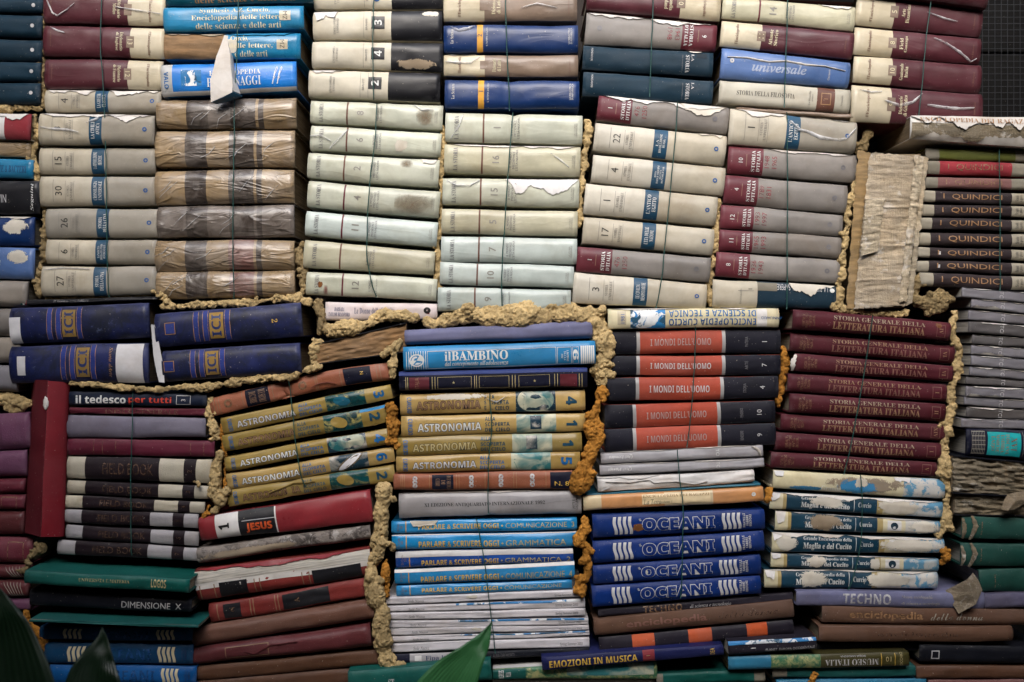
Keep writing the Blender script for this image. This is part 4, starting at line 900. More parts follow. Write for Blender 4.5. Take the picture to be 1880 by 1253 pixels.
for a in (.02, .035, .05, .18, .35, .44, .455, .59, .60, .73, .93, .95): rule(bk, a, a + .004, .02, .98, 'ink_goldfade')
ring(bk, .10, .5, 8, 'ink_goldfade|w', .5, 'tooled_emblem'); ring(bk, .52, .5, 8, 'ink_goldfade|w', .5, 'tooled_emblem'); shred(bk, [(.56, .75), (.6, .6), (.66, .62), (.70, .75)], .0012, 'siennadark', name='torn_leather')
for q, n_, lb, pc, m_, ink, sb in [((408, 767, 799, 719, 704, 732), '3', 'gold astronomy book numbered three, topmost of the tilted stack', 'astropic', 'golddull', 'silver', 'blue'), ((411, 800, 832, 711, 742, 777), '2', 'gold astronomy book numbered two with blue top strip, second in the tilt', 'astropic', 'golddull', 'goldfade', 'teal'),
        ((414, 838, 866, 720, 784, 814), '4', 'gold astronomy book numbered four with pale planet', 'astropale', 'golddull', 'white', 'blue'), ((417, 869, 899, 724, 819, 848), '6', 'gold astronomy book numbered six with white galaxy', 'astrodark', 'gold', 'white', 'blue'), ((419, 902, 934, 725, 852, 884), '2', 'crumpled gold astronomy book lowest in the tilted stack', 'astropic', 'golddull', 'goldfade', 'teal')]:
    bk = astro(q, n_, lb, pc, m_, ink, sb, D=.15, pinch=((.37, .004, .03),) if 'lowest' in lb else (), wob=.0024, bow=.0012 - .0006 * int(n_))
    if 'blue top' in lb: patch(bk, .84, 1, 0, .16, 'bambino', 'spine_label')
    if 'lowest' in lb: shred(bk, [(.25, .5), (.33, .35), (.40, .2), (.47, .3), (.53, .3)], .002, 'golddull')
bk = book((368, 952, 996, 683, 898, 958), [(0, .095, 'jesus'), (.095, .23, 'white'), (.23, .44, 'black'), (.44, .448, 'white'), (.448, 1, 'jesus')], 'thick red book with white band, large number one and black panel', p=2.6, wob=.0024, D=.15, d=-.006)
T(bk, '1', .115, .175, .38, .62, 'v', 'black', SERIF, grow=.04); T(bk, 'GESUS' if 0 else 'JESUS', .27, .42, .50, .88, 'h', 'orangei', BOLD, grow=.03); rule(bk, .25, .44, .38, .41, 'ink_silver')
bk = book((364, 1005, 1034, 681, 963, 989), [(0, 1, 'tattergrey')], 'weathered grey-brown book with peeling cloth under the red one', D=.15, B=.35, wob=.002); patch(bk, .02, .6, .3, .98, 'peelbrown', 'peeled_patch', soft=True)
bk = book((362, 1047, 1106, 682, 1003, 1054), [(0, 1, 'redleather')], 'red leather book split open along its top to white pages', D=.15, d=-.004, p=3, wob=.0028); patch(bk, 0, 1, .05, .42, 'paperwhite', 'torn_pages', .0006); torn(bk, 0, .99, .17, 'jesus', off=.0016, seed=32); patch(bk, 0, .985, .10, .62, 'tornwhite', 'torn_edge', .0003)
for a, b in ((.13, .29), (.66, .94)): patch(bk, a, b, .48, .98, 'black', 'title_panel')
for a in (.02, .10, .33, .36, .6, .64): rule(bk, a, a + .006, .5, .98, 'ink_goldfade')
bk = book((386, 1108, 1143, 671, 1060, 1097), [(0, 1, 'redleather')], 'red leather book with two dark panels and gilt lines', D=.15, p=3, wob=.0028)
for a, b in ((.09, .20), (.47, .77)): patch(bk, a, b, .12, .92, 'black', 'title_panel')
TC(bk, 'N', .145, .45, 9, 'v', 'goldfade', SERIF); TC(bk, 'A', .56, .5, 9, 'v', 'goldfade', SERIF)
for a in (.05, .26, .28, .42, .44): rule(bk, a, a + .006, .05, .95, 'ink_goldfade')
book((355, 1150, 1187, 687, 1099, 1137), [(0, 1, 'brownleather')], 'rounded brown cloth book with rubbed ridge', D=.15, B=.45, wob=.0025)
bk = book((351, 1190, 1222, 682, 1146, 1190), [(0, 1, 'maroonleather')], 'wrinkled maroon leather book with embossed frame', D=.15, B=.36, wob=.003); frame(bk, .2, .44, .2, .8, .004, 'ink_goldfade'); shred(bk, [(.3, .5), (.36, .7), (.45, .35), (.6, .3)], .003, 'maroonleather', off=.001, name='leather_fold')
book((360, 1223, 1250, 700, 1193, 1221), [(0, 1, 'brownold')], 'old dark brown book second from the picture base', D=.15)
book((360, 1251, 1284, 705, 1222, 1252), [(0, 1, 'brownold')], 'old dark brown book cut by the picture base', D=.15)

# --- lilac, child care, astronomy, antiquarian, speaking and writing
bk = book((744, 606, 634, 1087, 588, 622), [(0, 1, 'lilac')], 'plain lilac cloth book with rubbed lower corner below foam', B=.35, wob=.0016, d=-.006)
bk = book((741, 636, 681, 1093, 626, 670), [(0, 1, 'bambino')], 'light blue child-care book with white serif title', p=3.5, d=-.016, vt=.17); T(bk, 'il BAMBINO' if 0 else 'ilBAMBINO', .215, .545, .10, .58, 'h', 'white', SERIF, grow=.012); T(bk, "dal concepimento all'adolescenza", .215, .545, .60, .90, 'h', 'white', BITAL)
for i in range(9): rule(bk, .015 + i * .0125, .018 + i * .0125, .05, .95, 'ink_white')
ring(bk, .07, .5, 14, 'ink_white', 0); ring(bk, .07, .5, 11, 'bambino', 0) ; ring(bk, .07, .5, 9.5, 'ink_white', .55)
frame(bk, .125, .795, .06, .94, .0025, 'ink_silver'); frame(bk, .795, .862, .08, .94, .0025, 'ink_silver') if 0 else None
frame(bk, .705 + .095, .865 + .01, .08, .94, .0025, 'ink_silver'); lines(bk, ['IL BAMBINO', 'DA 3 A 6', 'ANNI'], .82, .86, .25, .8, 'd', 'white'); frame(bk, .88, .912, .08, .94, .0025, 'ink_silver'); T(bk, '6', .882, .91, .22, .76, 'd', 'white', SERIF, grow=.02)
for i in range(7): rule(bk, .922 + i * .0105, .930 + i * .0105, .04, .96, 'ink_white')
bk = book((733, 682, 718, 1078, 674, 712), [(0, 1, 'navydark')], 'dark navy book with gilt frames and red end labels', p=4, d=-.012, cover='bambinotop', vt=.24)
patch(bk, 0, 1, -.3, -.03, 'bambinotop', 'cover_edge', .0003); patch(bk, .055, .16, .1, .92, 'wine', 'title_panel'); patch(bk, .855, .945, .1, .92, 'wine', 'title_panel'); T(bk, 'ITALIA', .085, .105, .12, .85, 'v', 'goldfade')
frame(bk, .205, .385, .12, .9, .002, 'ink_gold'); frame(bk, .425, .585, .12, .9, .002, 'ink_gold'); frame(bk, .635, .80, .12, .9, .002, 'ink_gold'); TC(bk, '\u2605', .29, .5, 7, 'h', 'gold', asp=1); TC(bk, '\u2605', .72, .5, 7, 'h', 'gold', asp=1)
for a in (.035, .045, .175, .19, .40, .41, .60, .615, .825, .84, .955, .97): rule(bk, a, a + .003, .08, .94, 'ink_gold')
for q, n_, lb, pc, m_, ink, sb, pi in [((735, 724, 762, 1074, 714, 753), '4', 'wrinkled gold astronomy book numbered four under the navy one', 'astropale', 'gold', 'goldfade', 'teal', ((.475, .005, .03),)), ((737, 764, 803, 1075, 759, 792), '1', 'shiny gold astronomy book numbered one with white title', 'astropale', 'gold', 'white', 'teal', ()),
        ((728, 803, 838, 1068, 794, 829), '1', 'dull gold astronomy book numbered one with dark title', 'astropale', 'golddull', 'gold', 'teal', ()), ((728, 838, 869, 1065, 828, 861), '5', 'gold astronomy book numbered five with blue planet', 'aquaart', 'gold', 'silver', 'blue', ())]:
    bk = astro(q, n_, lb, pc, m_, ink, sb, .625, .84, pinch=pi, d=-.004)
    if n_ == '1': patch(bk, .70, .76, .08, .8, 'astrodark', 'printed_picture')
    if n_ == '4': patch(bk, .1, .5, 0, .35, 'peel', 'peeled_patch', soft=True); shred(bk, [(.47, .3), (.52, .5), (.58, .2)], .0012)
bk = due((723, 871, 901, 1051, 863, 898), 'flat reddish leather book with tooled emblems under gold ones', p=4, d=-.006); patch(bk, .215, .335, .06, .94, 'navydark', 'title_panel'); lines(bk, ['DUE SECOLI', 'DI', 'GUERRE'], .235, .32, .12, .88, 'd', 'goldfade', SERIF); patch(bk, .875, .995, .06, .96, 'navydark', 'title_panel'); T(bk, 'N. 8', .90, .98, .56, .8, 'h', 'goldy')
for u in (.12, .435, .60, .775):
    for dv in (.27, .5, .73): ring(bk, u, dv, 4.5, 'ink_silver|w', .3, 'tooled_emblem')
for a in (.04, .05, .06, .20, .35, .365, .51, .67, .685, .85): rule(bk, a, a + .003, .04, .96, 'ink_bronze')
bk = book((733, 906, 953, 1067, 899, 944), [(0, 1, 'greyantiq')], 'grey crinkled catalogue with small black capitals', pinch=((.495, .003, .012),), wob=.002, p=3); T(bk, 'XI EDIZIONE ANTIQUARIATO INTERNAZIONALE 1992', .14, .80, .42, .60, 'h', 'black', SERIF); torn(bk, .01, .99, .07, seed=33); lines(bk, ['ARTE E', 'CULTURA'], .95, .98, .35, .8, 'v', 'dark')
PS = 'blue language course volumes with gold titles'
for q, m_, sub, lb, wt in [((719, 957, 980, 1059, 950, 973), 'parlare', 'COMUNICAZIONE  3', 'blue course book with torn white corner, topmost of five', 0), ((720, 983, 1011, 1059, 976, 1004), 'parlare', 'GRAMMATICA  1', 'bright blue grammar course book numbered one', .06), ((727, 1013, 1044, 1052, 1005, 1030), 'parlareblue', 'GRAMMATICA  2', 'darker blue grammar course book with wide white edge', .36), ((725, 1046, 1073, 1055, 1031, 1062), 'parlare', 'COMUNICAZIONE  4', 'blue course book with thin white edge above the last', .2), ((728, 1075, 1095, 1050, 1064, 1081), 'parlare', 'COMUNICAZIONE', 'thin blue course book lowest of five, above white magazines', 0)]:
    bk = book(q, [(0, .075, m_), (.075, .08, 'amber'), (.08, 1, m_)], lb, name='paperback_book', cat='book', group=PS, p=3.2, board=False, pages='paperwhite')
    a = .42 + wt * .45 if wt else .30; b = min(.92, a + .42)
    T(bk, 'PARLARE & SCRIVERE OGGI', .145, .58, a, b, 'h', 'goldy', BOLD); T(bk, sub, .615, .985 if '  ' in sub else .94, a, b, 'h', 'gold'); ring(bk, .597, (a + b) / 2, 1.8, 'ink_gold', 0); lines(bk, ['Di Carlo', 'SEI'], .03, .06, .2, .8, 'v', 'goldfade')
    if wt: patch(bk, .0, 1, 0, wt, 'white', 'spine_label')
    if 'torn' in lb: torn(bk, .10, .25, .62, 'paperwhite', seed=34)
MG = 'thin white fashion magazines in one pile'
LW = ['topmost', 'second', 'third', 'fourth', 'fifth', 'sixth', 'seventh']
for i, (a, b, c_, e, xl, xr) in enumerate([(1096, 1110, 1083, 1097, 709, 1072), (1112, 1123.5, 1099, 1116, 710, 1074), (1124.5, 1138, 1117, 1132, 711, 1074), (1139, 1153, 1134, 1147, 713, 1080), (1154, 1167.5, 1148, 1158, 716, 1081), (1168.5, 1180, 1159, 1168, 718, 1082), (1181, 1198, 1169.5, 1188.5, 719, 1082)]):
    bk = book((xl, a, b, xr, c_, e), [(0, 1, 'magwhite')], LW[i] + ' white magazine of the thin pile under the blue course books', name='magazine', cat='magazine', group=MG, board=False, pages='paperwhite', p=8, B=.1, gap=.0004, d=-.002)
    T(bk, 'Studio Name' if 0 else 'Sede Nuova', .11, .19, .42, .8, 'h', 'dark', ITAL); T(bk, 'Spring Summer 2003', .85, .965, .42, .82, 'h', 'dark', ITAL)
    if i % 2: patch(bk, .35, .98, 0, .26, 'blueart', 'printed_picture'); 
    if i in (0, 4): patch(bk, .40, .47, .05, .7, 'peel', 'peeled_patch', soft=True)
bk = book((720, 1200, 1219, 1082, 1190, 1202), [(0, .09, 'navydark'), (.09, .47, 'greyantiq'), (.47, 1, 'night')], 'grey and navy catalogue under the white magazines', name='paperback_book', cat='book', board=False, d=-.004); patch(bk, .115, .15, .2, .75, 'white', 'publisher_logo'); T(bk, 'Fipa Italia', .17, .33, .25, .85, 'h', 'navy', SERIF); T(bk, 'L ALBA DEI MORTI', .5, .62, .3, .8, 'h', 'steelgrey')
bk = book((640, 1232, 1268, 902, 1212, 1250), [(0, 1, 'green')], 'emerald green book under the tip of the pale leaf', d=-.03); T(bk, 'ST', .28, .32, .5, .9, 'h', 'white', SERIF)
bk = book((905, 1228, 1248, 1206, 1214, 1247), [(0, 1, 'museogreen')], 'sea-green glossy paperback with white streaks below the music book', name='paperback_book', cat='book', d=-.012, board=False, cover='white', pages='paperwhite'); patch(bk, .0, .2, .05, .98, 'green', 'spine_label'); lines(bk, ['VITA', 'SEGRETA'], .035, .11, .15, .9, 'd', 'white', BOLD); patch(bk, .45, .98, .02, .7, 'astropale', 'printed_picture')
book((905, 1249, 1262, 1206, 1248, 1262), [(0, 1, 'paperwhite')], 'pale paper-edged booklet at the picture base', name='paperback_book', cat='book', board=False)

# --- upside-down science book, human worlds, grey guides, oceans
bk = book((1116, 567, 605, 1429, 566, 602), [(0, 1, 'magliacream')], 'cream science annual lettered upside-down above navy and orange books', p=3, d=-.008); patch(bk, .055, .105, .12, .8, 'parch', 'title_panel'); TC(bk, '1981', .085, .5, 7, 'v', 'bluedk'); patch(bk, .13, .335, .02, .98, 'blueart', 'printed_picture'); T(bk, 'ENCICLOPEDIA CURCIO', .355, .865, .53, .86, 'i', 'bluedk', BOLD, grow=-.01); T(bk, 'DI SCIENZA E TECNICA', .355, .865, .10, .43, 'i', 'blue', BOLD, grow=-.01); patch(bk, .87, .93, .04, .96, 'white', 'spine_label'); TC(bk, 'ANNUARIO', .955, .5, 5, 'i', 'bluedk', asp=.7); torn(bk, 0, .85, .08, seed=35)
MO = 'navy volumes with orange title panel'
for q, n_, s, lb, wn_ in [((1116, 608, 651, 1432, 605, 649), '1', 'MATERIA', 'navy and orange book numbered one, uppermost of five', '|w'), ((1116, 655, 691, 1432, 651, 689), '7', 'ARTE', 'navy and orange book numbered seven, second of five', ''), ((1115, 694, 738, 1428, 691, 732), '4', 'STORIA', 'navy and orange book numbered four with bright silver title', ''), ((1110, 743, 787, 1422, 735, 775), '10', 'PENSIERO', 'navy and orange book numbered ten with rubbed title', '|w'), ((1110, 788, 831, 1423, 776, 817), '9', 'BENESSERE', 'navy and orange book numbered nine, lowest of five', '|w')]:
    bk = book(q, [(0, .165, 'mondi'), (.165, .185, 'steel'), (.185, .66, 'orange'), (.66, .68, 'steel'), (.68, 1, 'mondi')], lb, group=MO, p=2.6)
    T(bk, "I MONDI DELL'UOMO", .245, .595, .36, .66, 'h', 'silverdim' if wn_ else 'silver', BOLD, grow=-.012); T(bk, s, .792, .81, .3, .72, 'v', 'steelgrey'); TC(bk, n_, .905, .5, 9, 'v', 'silver')
for q, s, lb in [((1103, 832, 853, 1400, 816, 838), 'Qui Londra', 'grey guide with creased spine and upside-down title, upper of two'), ((1101, 855, 874, 1402, 839, 857), 'Qui Parigi', 'grey guide with upside-down title, lower of two')]:
    bk = book(q, [(0, 1, 'greyqui')], lb, name='paperback_book', cat='book', group='grey travel guides', board=False, wob=.0018, p=3); T(bk, s, .05, .195, .25, .68, 'i', 'white', ITAL); torn(bk, 0, 1, .10, 'tornwhite', seed=len(s) + 2); TC(bk, 'TCI', .72, .5, 6, 'd', 'white')
    if 'upper' in lb: shred(bk, [(.93, .1), (.97, .4), (.985, .9)], .003, 'tornwhite')
bk = book((1097, 876, 904, 1384, 861, 884), [(0, 1, 'white')], 'crumpled white jacketed book under the grey guides', wob=.0035, p=3); shred(bk, [(.05, .3), (.2, .45), (.33, .3), (.36, .55), (.5, .5), (.62, .8), (.7, .6)], .0018, 'white', off=.0015, name='jacket_fold'); shred(bk, [(.02, .9), (.08, .7)], .003, 'white', off=.002, name='jacket_fold'); torn(bk, .0, .4, .3, 'white', seed=40)
bk = book((1068, 906, 911, 1396, 887, 893), [(0, 1, 'tealedge')], 'thin teal booklet resting on the pale orange book', name='paperback_book', cat='book', board=False, d=.002)
bk = book((1071, 911, 939, 1401, 894, 921), [(0, .1, 'terrapale'), (.1, .45, 'terra'), (.45, .72, 'terrapale'), (.72, 1, 'terra')], 'pale orange earth volume with white title panel', p=3.4, d=-.006); patch(bk, .325, .705, .08, .78, 'terrapale', 'title_panel'); T(bk, 'ENCICLOPEDIA DEI RAGAZZI', .33, .70, .14, .32, 'h', 'bronze', SERIF); T(bk, 'La Terra', .333, .43, .44, .78, 'h', 'dark', ITAL); T(bk, 'volume 1', .43, .49, .56, .74, 'h', 'dark', ITAL); ring(bk, .945, .45, 4, 'ink_white', .2)
OC = 'deep blue ocean volumes with white waves'
def waves(bk, u0, w_, n, ink, va=.12, vb=.90, slant=.0):
    for k in range(n):
        P = []
        for j in range(13):
            v = va + (vb - va) * j / 12; s = math.sin(j / 12 * 2 * math.pi + 2.6) * w_ * .035; c_ = u0 + w_ * k / n + s + slant * j / 12
            P.append([bk.S(*uvmap(bk, c_, v), .0005), bk.S(*uvmap(bk, c_ + w_ / n * .62, v), .0005)])
        link('wave_stripe', grid_mesh('wave_stripe', P, 12, 1, [ink]), bk.spine)
for q, lb in [((1088, 946, 989, 1403, 935, 972), 'deep blue ocean book with rusty blot before its outlined title'), ((1089, 994, 1035, 1402, 974, 1012), 'deep blue ocean book, second under the orange volume'), ((1089, 1038, 1073, 1396, 1018, 1054), 'deep blue ocean book with a pale chip on its first letter'), ((1087, 1076, 1116, 1396, 1057, 1091), 'deep blue ocean book lowest of four, above brown cloth books')]:
    bk = book(q, [(0, 1, 'oceani')], lb, group=OC, p=2.8, d=-.008); waves(bk, .118, .118, 4, 'ink_silver', slant=.004); waves(bk, .752, .115, 4, 'ink_silver', slant=.004)
    T(bk, 'OCEANI', .285, .71, .20, .80, 'h', 'silver', BOLD, .0004, .055, 'title_lettering'); T(bk, 'OCEANI', .288, .707, .225, .775, 'h', 'ocean', BOLD, .0009, .022, 'title_lettering')
    lines(bk, ['FRATELLI', 'FABBRI', 'EDITORI'], .872, .922, .16, .84, 'v', 'silver', BOLD); TC(bk, 'gli', .276, .28, 5, 'v', 'silver')
    if 'rusty' in lb: patch(bk, .225, .30, .38, .80, 'rust', 'rust_stain', soft=True)
    if 'chip' in lb: patch(bk, .295, .33, .35, .75, 'peel', 'peeled_patch', soft=True)
bk = book((1098, 1117, 1133, 1456, 1088, 1107), [(0, 1, 'techno')], 'black technology volume with dull stencilled title under ocean books', p=3); T(bk, 'TECHNO', .23, .43, .12, .9, 'h', 'goldfade|w', BOLD); T(bk, 'di scienza e tecnologia', .47, .68, .3, .8, 'h', 'silver', ITAL)
bk = book((1091, 1138, 1168, 1456, 1101, 1134), [(0, 1, 'donna')], 'brown woven-cloth volume ending at the dark gap, dull title', p=2.4, d=-.008); T(bk, 'enciclopedia', .16, .565, .25, .80, 'h', 'golddim', SANS, grow=.02); T(bk, 'della donna', .62, .92, .26, .66, 'h', 'donnag|w', SCRIPT)
bk = book((1100, 1170, 1199, 1456, 1138, 1165), [(0, .17, 'techno'), (.17, .285, 'oranged'), (.285, .46, 'techno'), (.46, .58, 'oranged'), (.58, .76, 'techno'), (.76, .865, 'oranged'), (.865, 1, 'techno')], 'dark purple-grey volume with three orange squares', p=3, d=-.004)
bk = book((995, 1207, 1232, 1328, 1183, 1203), [(0, .555, 'musica'), (.555, .62, 'qred'), (.62, 1, 'musica')], 'navy music book with yellow title and red number square', p=3, d=-.028); T(bk, 'EMOZIONI IN MUSICA', .04, .525, .28, .84, 'h', 'goldy', BOLD); TC(bk, '1', .585, .45, 7, 'v', 'gold')
T(bk, 'DEA', .925, .95, .2, .8, 'v', 'goldy')
book((1205, 1237, 1258, 1404, 1230, 1252), [(0, .06, 'qdark'), (.06, .9, 'green'), (.9, 1, 'qdark')], 'green volume with grey end bands at the picture base', d=-.01)
bk = book((1337, 1178, 1204, 1498, 1169, 1192), [(0, 1, 'techno')], 'small dark travel paperback with bright turquoise top', name='paperback_book', cat='book', board=False, d=-.03, pages='paperwhite'); patch(bk, .0, 1, .0, .26, 'blueart', 'spine_label'); TC(bk, '1', .28, .55, 9, 'd', 'white'); T(bk, 'PLANET  EUROPA OCCIDENTALE', .42, .98, .66, .86, 'h', 'silver')
bk = book((1337, 1205, 1231, 1668, 1196, 1223), [(0, .235, 'cyanbook'), (.235, .51, 'museogreen'), (.51, 1, 'museo')], 'museum volume, turquoise to olive, lettered upside-down', p=3, d=-.024); T(bk, 'MUSEO ITALIA', .535, .83, .38, .82, 'i', 'silver', SERIF); T(bk, 'SICILIA SARDEGNA', .62, .76, .12, .24, 'i', 'silver'); TC(bk, '10', .885, .45, 9, 'i', 'gold'); rule(bk, .845, .848, .05, .95, 'ink_goldy'); rule(bk, .92, .923, .05, .95, 'ink_goldy'); TC(bk, 'OCCHIO', .955, .45, 5, 'v', 'gold')

# --- history of literature, needlework, technology, brown cloth
LE = 'maroon literature volumes'
RN = [((1455, 568, 606, 1743, 592, 627), 'IV', 'maroon literature book with orange foam fleck, topmost under upright tattered volume', '', -.012), ((1450, 611, 646, 1750, 634, 668), 'VI', 'maroon literature book, second of eight', '|w', 0), ((1459, 649, 683, 1748, 671, 701), 'VI', 'maroon literature book with torn pale corner, third of eight', '|w', -.002), ((1446, 685, 719, 1736, 705, 738), 'I', 'maroon literature book with dim title, fourth of eight', '|w', 0),
      ((1449, 722, 758, 1734, 742, 775), 'II', 'maroon literature book with brighter gold title, fifth of eight', '', -.004), ((1433, 760, 791, 1734, 778, 810), 'XIV', 'maroon literature book, sixth of eight', '', 0), ((1423, 794, 828, 1726, 814, 846), 'I', 'maroon literature book, second from the peeling white one', '', 0), ((1415, 830, 860, 1718, 849, 876), 'V', 'maroon literature book lying on the peeling white one', '', 0)]
for q, n_, lb, wn_, dd in RN:
    bk = book(q, [(0, 1, 'letter')], lb, group=LE, p=3, d=dd, B=.2, pages='paper'); T(bk, 'STORIA GENERALE DELLA', .255, .835, .16, .38, 'h', 'goldfade' if wn_ else 'goldmid', SERIF); T(bk, 'LETTERATURA ITALIANA', .25, .835, .46, .84, 'h', 'golddim' if wn_ else 'goldfade', SERIF, grow=.01)
    lines(bk, ['SALVATORE', 'GUGLIELMI', 'DALLE ORIGINI', 'AL TRECENTO'], .055, .135, .14, .86, 'd', 'goldfade|w'); frame(bk, .91, .965, .18, .84, .0025, 'ink_golddim'); TC(bk, n_, .938, .5, 7, 'd', 'goldfade', SERIF)
    if 'fleck' in lb: patch(bk, .90, .945, .08, .38, 'rust', 'foam_fleck_stain', soft=True)
    if 'corner' in lb: shred(bk, [(.0, .1), (-.02, .5), (-.015, .95)], .005, 'tornwhite', off=.002)
MA = 'peeling needlework encyclopedia volumes'
for i, (q, n_, lb) in enumerate([((1419, 863, 897, 1733, 880, 917), '', 'peeling white book with scraps of blue, under maroon set'), ((1413, 902, 934, 1729, 921, 951), '', 'needlework book with ragged white tear through its title'), ((1423, 938, 974, 1724, 957, 981), '6', 'needlework book numbered six with peeled grey middle'), ((1417, 976, 1013, 1732, 990, 1017), '4', 'needlework book numbered four with dark panel and ragged top'),
        ((1415, 1015, 1042, 1722, 1026, 1050), '9', 'needlework book numbered nine with light blue end'), ((1403, 1044, 1079, 1720, 1050, 1081), '', 'needlework book with wide white bald patches, on lilac book')]):
    if i == 0: bk = book(q, [(0, .76, 'peel_base' if 0 else 'magliacream'), (.76, 1, 'magliablue')], lb, group=MA, p=3.2, pages='paperwhite')
    else: bk = book(q, [(0, .075, 'magliacream'), (.075, .095, 'magliagold'), (.095, .62, 'maglia'), (.62, .655, 'magliagold'), (.655, .79, 'magliacream'), (.79, 1, 'magliablue')], lb, group=MA, p=3.2, pages='paperwhite', d=-.002)
    if i: T(bk, 'Grande Enciclopedia della', .18, .46, .14, .38, 'h', 'white', SERIF); T(bk, 'Maglia e del Cucito', .18, .46, .46, .88, 'h', 'white', SERIF, grow=.02); T(bk, 'Curcio', .51, .585, .32, .62, 'h', 'white', SERIF); rule(bk, .485, .488, .1, .9, 'ink_white')
    if n_: patch(bk, .68, .765, .15, .82, 'white', 'number_panel'); ring(bk, .722, .5, 7, 'teal_dark', 0); TC(bk, n_, .722, .5, 6, 'v', 'white', BOLD)
    rnd = random.Random(i + 5)
    if i == 0: patch(bk, .3, .78, .05, .9, 'peelbrown', 'peeled_patch', .0007, soft=True); patch(bk, .35, .62, .2, .98, 'peelblueon', 'peeled_patch', .0010, soft=True); patch(bk, .08, .30, .72, .98, 'peelblueon', 'peeled_patch', .0010, soft=True); patch(bk, .46, .56, .1, .7, 'peel', 'peeled_patch', .0013, soft=True); T(bk, 'Grande      Curcio', .28, .56, .66, .92, 'h', 'white', SERIF); torn(bk, .7, .8, .8, 'white', seed=50)
    else:
        a = {1: (.22, .44), 2: (.17, .42), 3: (.02, .15), 4: (.2, .33), 5: (.19, .38)}[i]; patch(bk, a[0], a[1], .02, .95 if i != 1 else .75, 'peelbrown' if i == 2 else 'peel', 'peeled_patch', .0012, soft=True)
        b = {1: (.60, .86), 2: (.80, 1), 3: (.60, 1), 4: (.58, .66), 5: (.56, .86)}[i]; patch(bk, b[0], b[1], .02, .98, 'peel', 'peeled_patch', .0012, soft=True)
        torn(bk, .0, .99, .22 if i in (1, 3) else .1, 'tornwhite', seed=51 + i)
    torn(bk, .0, .06, .6, 'white', seed=60 + i)
bk = book((1462, 1084, 1112, 1806, 1089, 1119), [(0, 1, 'lilac')], 'lilac technology volume with pale worn title', p=3, d=-.012, pages='paper'); T(bk, 'TECHNO', .245, .50, .14, .82, 'h', 'silver|w', BOLD); T(bk, 'Nuova enciclopedia', .56, .72, .18, .42, 'h', 'faint|w'); T(bk, 'di scienza e tecnologia', .56, .76, .58, .82, 'h', 'faint|w')
bk = book((1509, 1113, 1144, 1900, 1119, 1148), [(0, 1, 'donna')], 'brown woven-cloth volume with pale lettering under the lilac one', p=2.4, d=-.012); T(bk, 'enciclopedia', .125, .47, .20, .82, 'h', 'bronze|w', SANS, grow=.02); T(bk, 'della donna', .505, .75, .30, .72, 'h', 'faint|w', SCRIPT)
bk = book((1503, 1148, 1178, 1858, 1150, 1178), [(0, 1, 'donnagrey' if 0 else 'donna')], 'brown woven-cloth volume with hardly readable title, lowest of its kind', p=2.4, d=-.018); T(bk, 'enciclopedia', .3, .72, .34, .70, 'h', 'donnag|w', SANS)
for q, m_, lb in [((1688, 1184, 1216, 1920, 1188, 1220), 'night', 'nearly black volume with pale clasp mark in the dark corner'), ((1418, 1226, 1246, 1680, 1222, 1243), 'tealbook', 'dark teal volume below the museum book'), ((1682, 1222, 1246, 1920, 1222, 1246), 'brownold', 'dark brown volume beside the teal one at the picture base'), ((1425, 1248, 1270, 1700, 1246, 1268), 'cyanbook', 'dim blue volume cut by the picture base under foam'), ((1704, 1248, 1272, 1920, 1248, 1272), 'qpink', 'dusky red volume cut by the picture base')]:
    bk = book(q, [(0, .1, 'qdark' if m_ == 'tealbook' else m_), (.1, 1, m_)], lb, d=-.012)
    if m_ == 'night': frame(bk, .085, .15, .3, .8, .008, 'ink_silver')
book((1500, 1180, 1194, 1700, 1181, 1195), [(0, 1, 'night')], 'thin black volume in the shadow under the brown cloth books', d=.004)

# --- grey paperbacks at the edge
TG = 'grey paperback guides with torn page ends'
TL = [(1766, 527, 545, 1905, 539, 558, 'uppermost grey guide, on foam beside the black-spined set'), (1783, 547, 565, 1905, 560, 578, 'grey guide second from the top, set back from its neighbour'), (1778, 569, 587, 1905, 580, 598, 'grey guide third from the top'), (1778, 590, 611, 1905, 600, 621, 'dark grey guide fourth from the top'), (1785, 614, 631, 1905, 623, 640, 'dark grey guide with ragged white fold'), (1783, 633, 650, 1905, 641, 659, 'grey guide above the lightest one'), (1783, 652, 671, 1905, 661, 681, 'lightest grey guide of the pile'), (1780, 673, 690, 1905, 682, 699, 'grey guide just under the lightest one'), (1773, 692, 706, 1905, 700, 714, 'thin dark guide in the middle of the grey pile'), (1773, 708, 727, 1905, 715, 734, 'grey guide with orange foam speck, fifth from the teal label'), (1770, 729, 745, 1905, 736, 752, 'grey guide with curling cover'), (1774, 747, 766, 1905, 753, 772, 'mouldy dark guide second above the teal-labelled book'), (1765, 768, 785, 1905, 773, 790, 'grey guide lying on the teal-labelled book')]
for i, (xl, a, b, xr, c_, e, lb) in enumerate(TL):
    bk = book((xl, a, b, xr, c_, e), [(0, 1, 'greytcidark' if 'dark' in lb else 'greytci')], lb, name='paperback_book', cat='book', group=TG, board=False, p=5, B=.10, pages='paperwhite', wob=.0012, d=-.004 + .004 * (i % 3))
    TC(bk, 'TCI', (1838 - xl) / (xr - xl) + .02 * math.sin(i), .5, 7, 'd', 'silver'); torn(bk, .0, 1, .10 + .05 * (i % 2), 'tornwhite', seed=70 + i)
    if i % 4 == 1: torn(bk, .0, .5, .3, 'tornwhite', top=False, seed=80 + i)
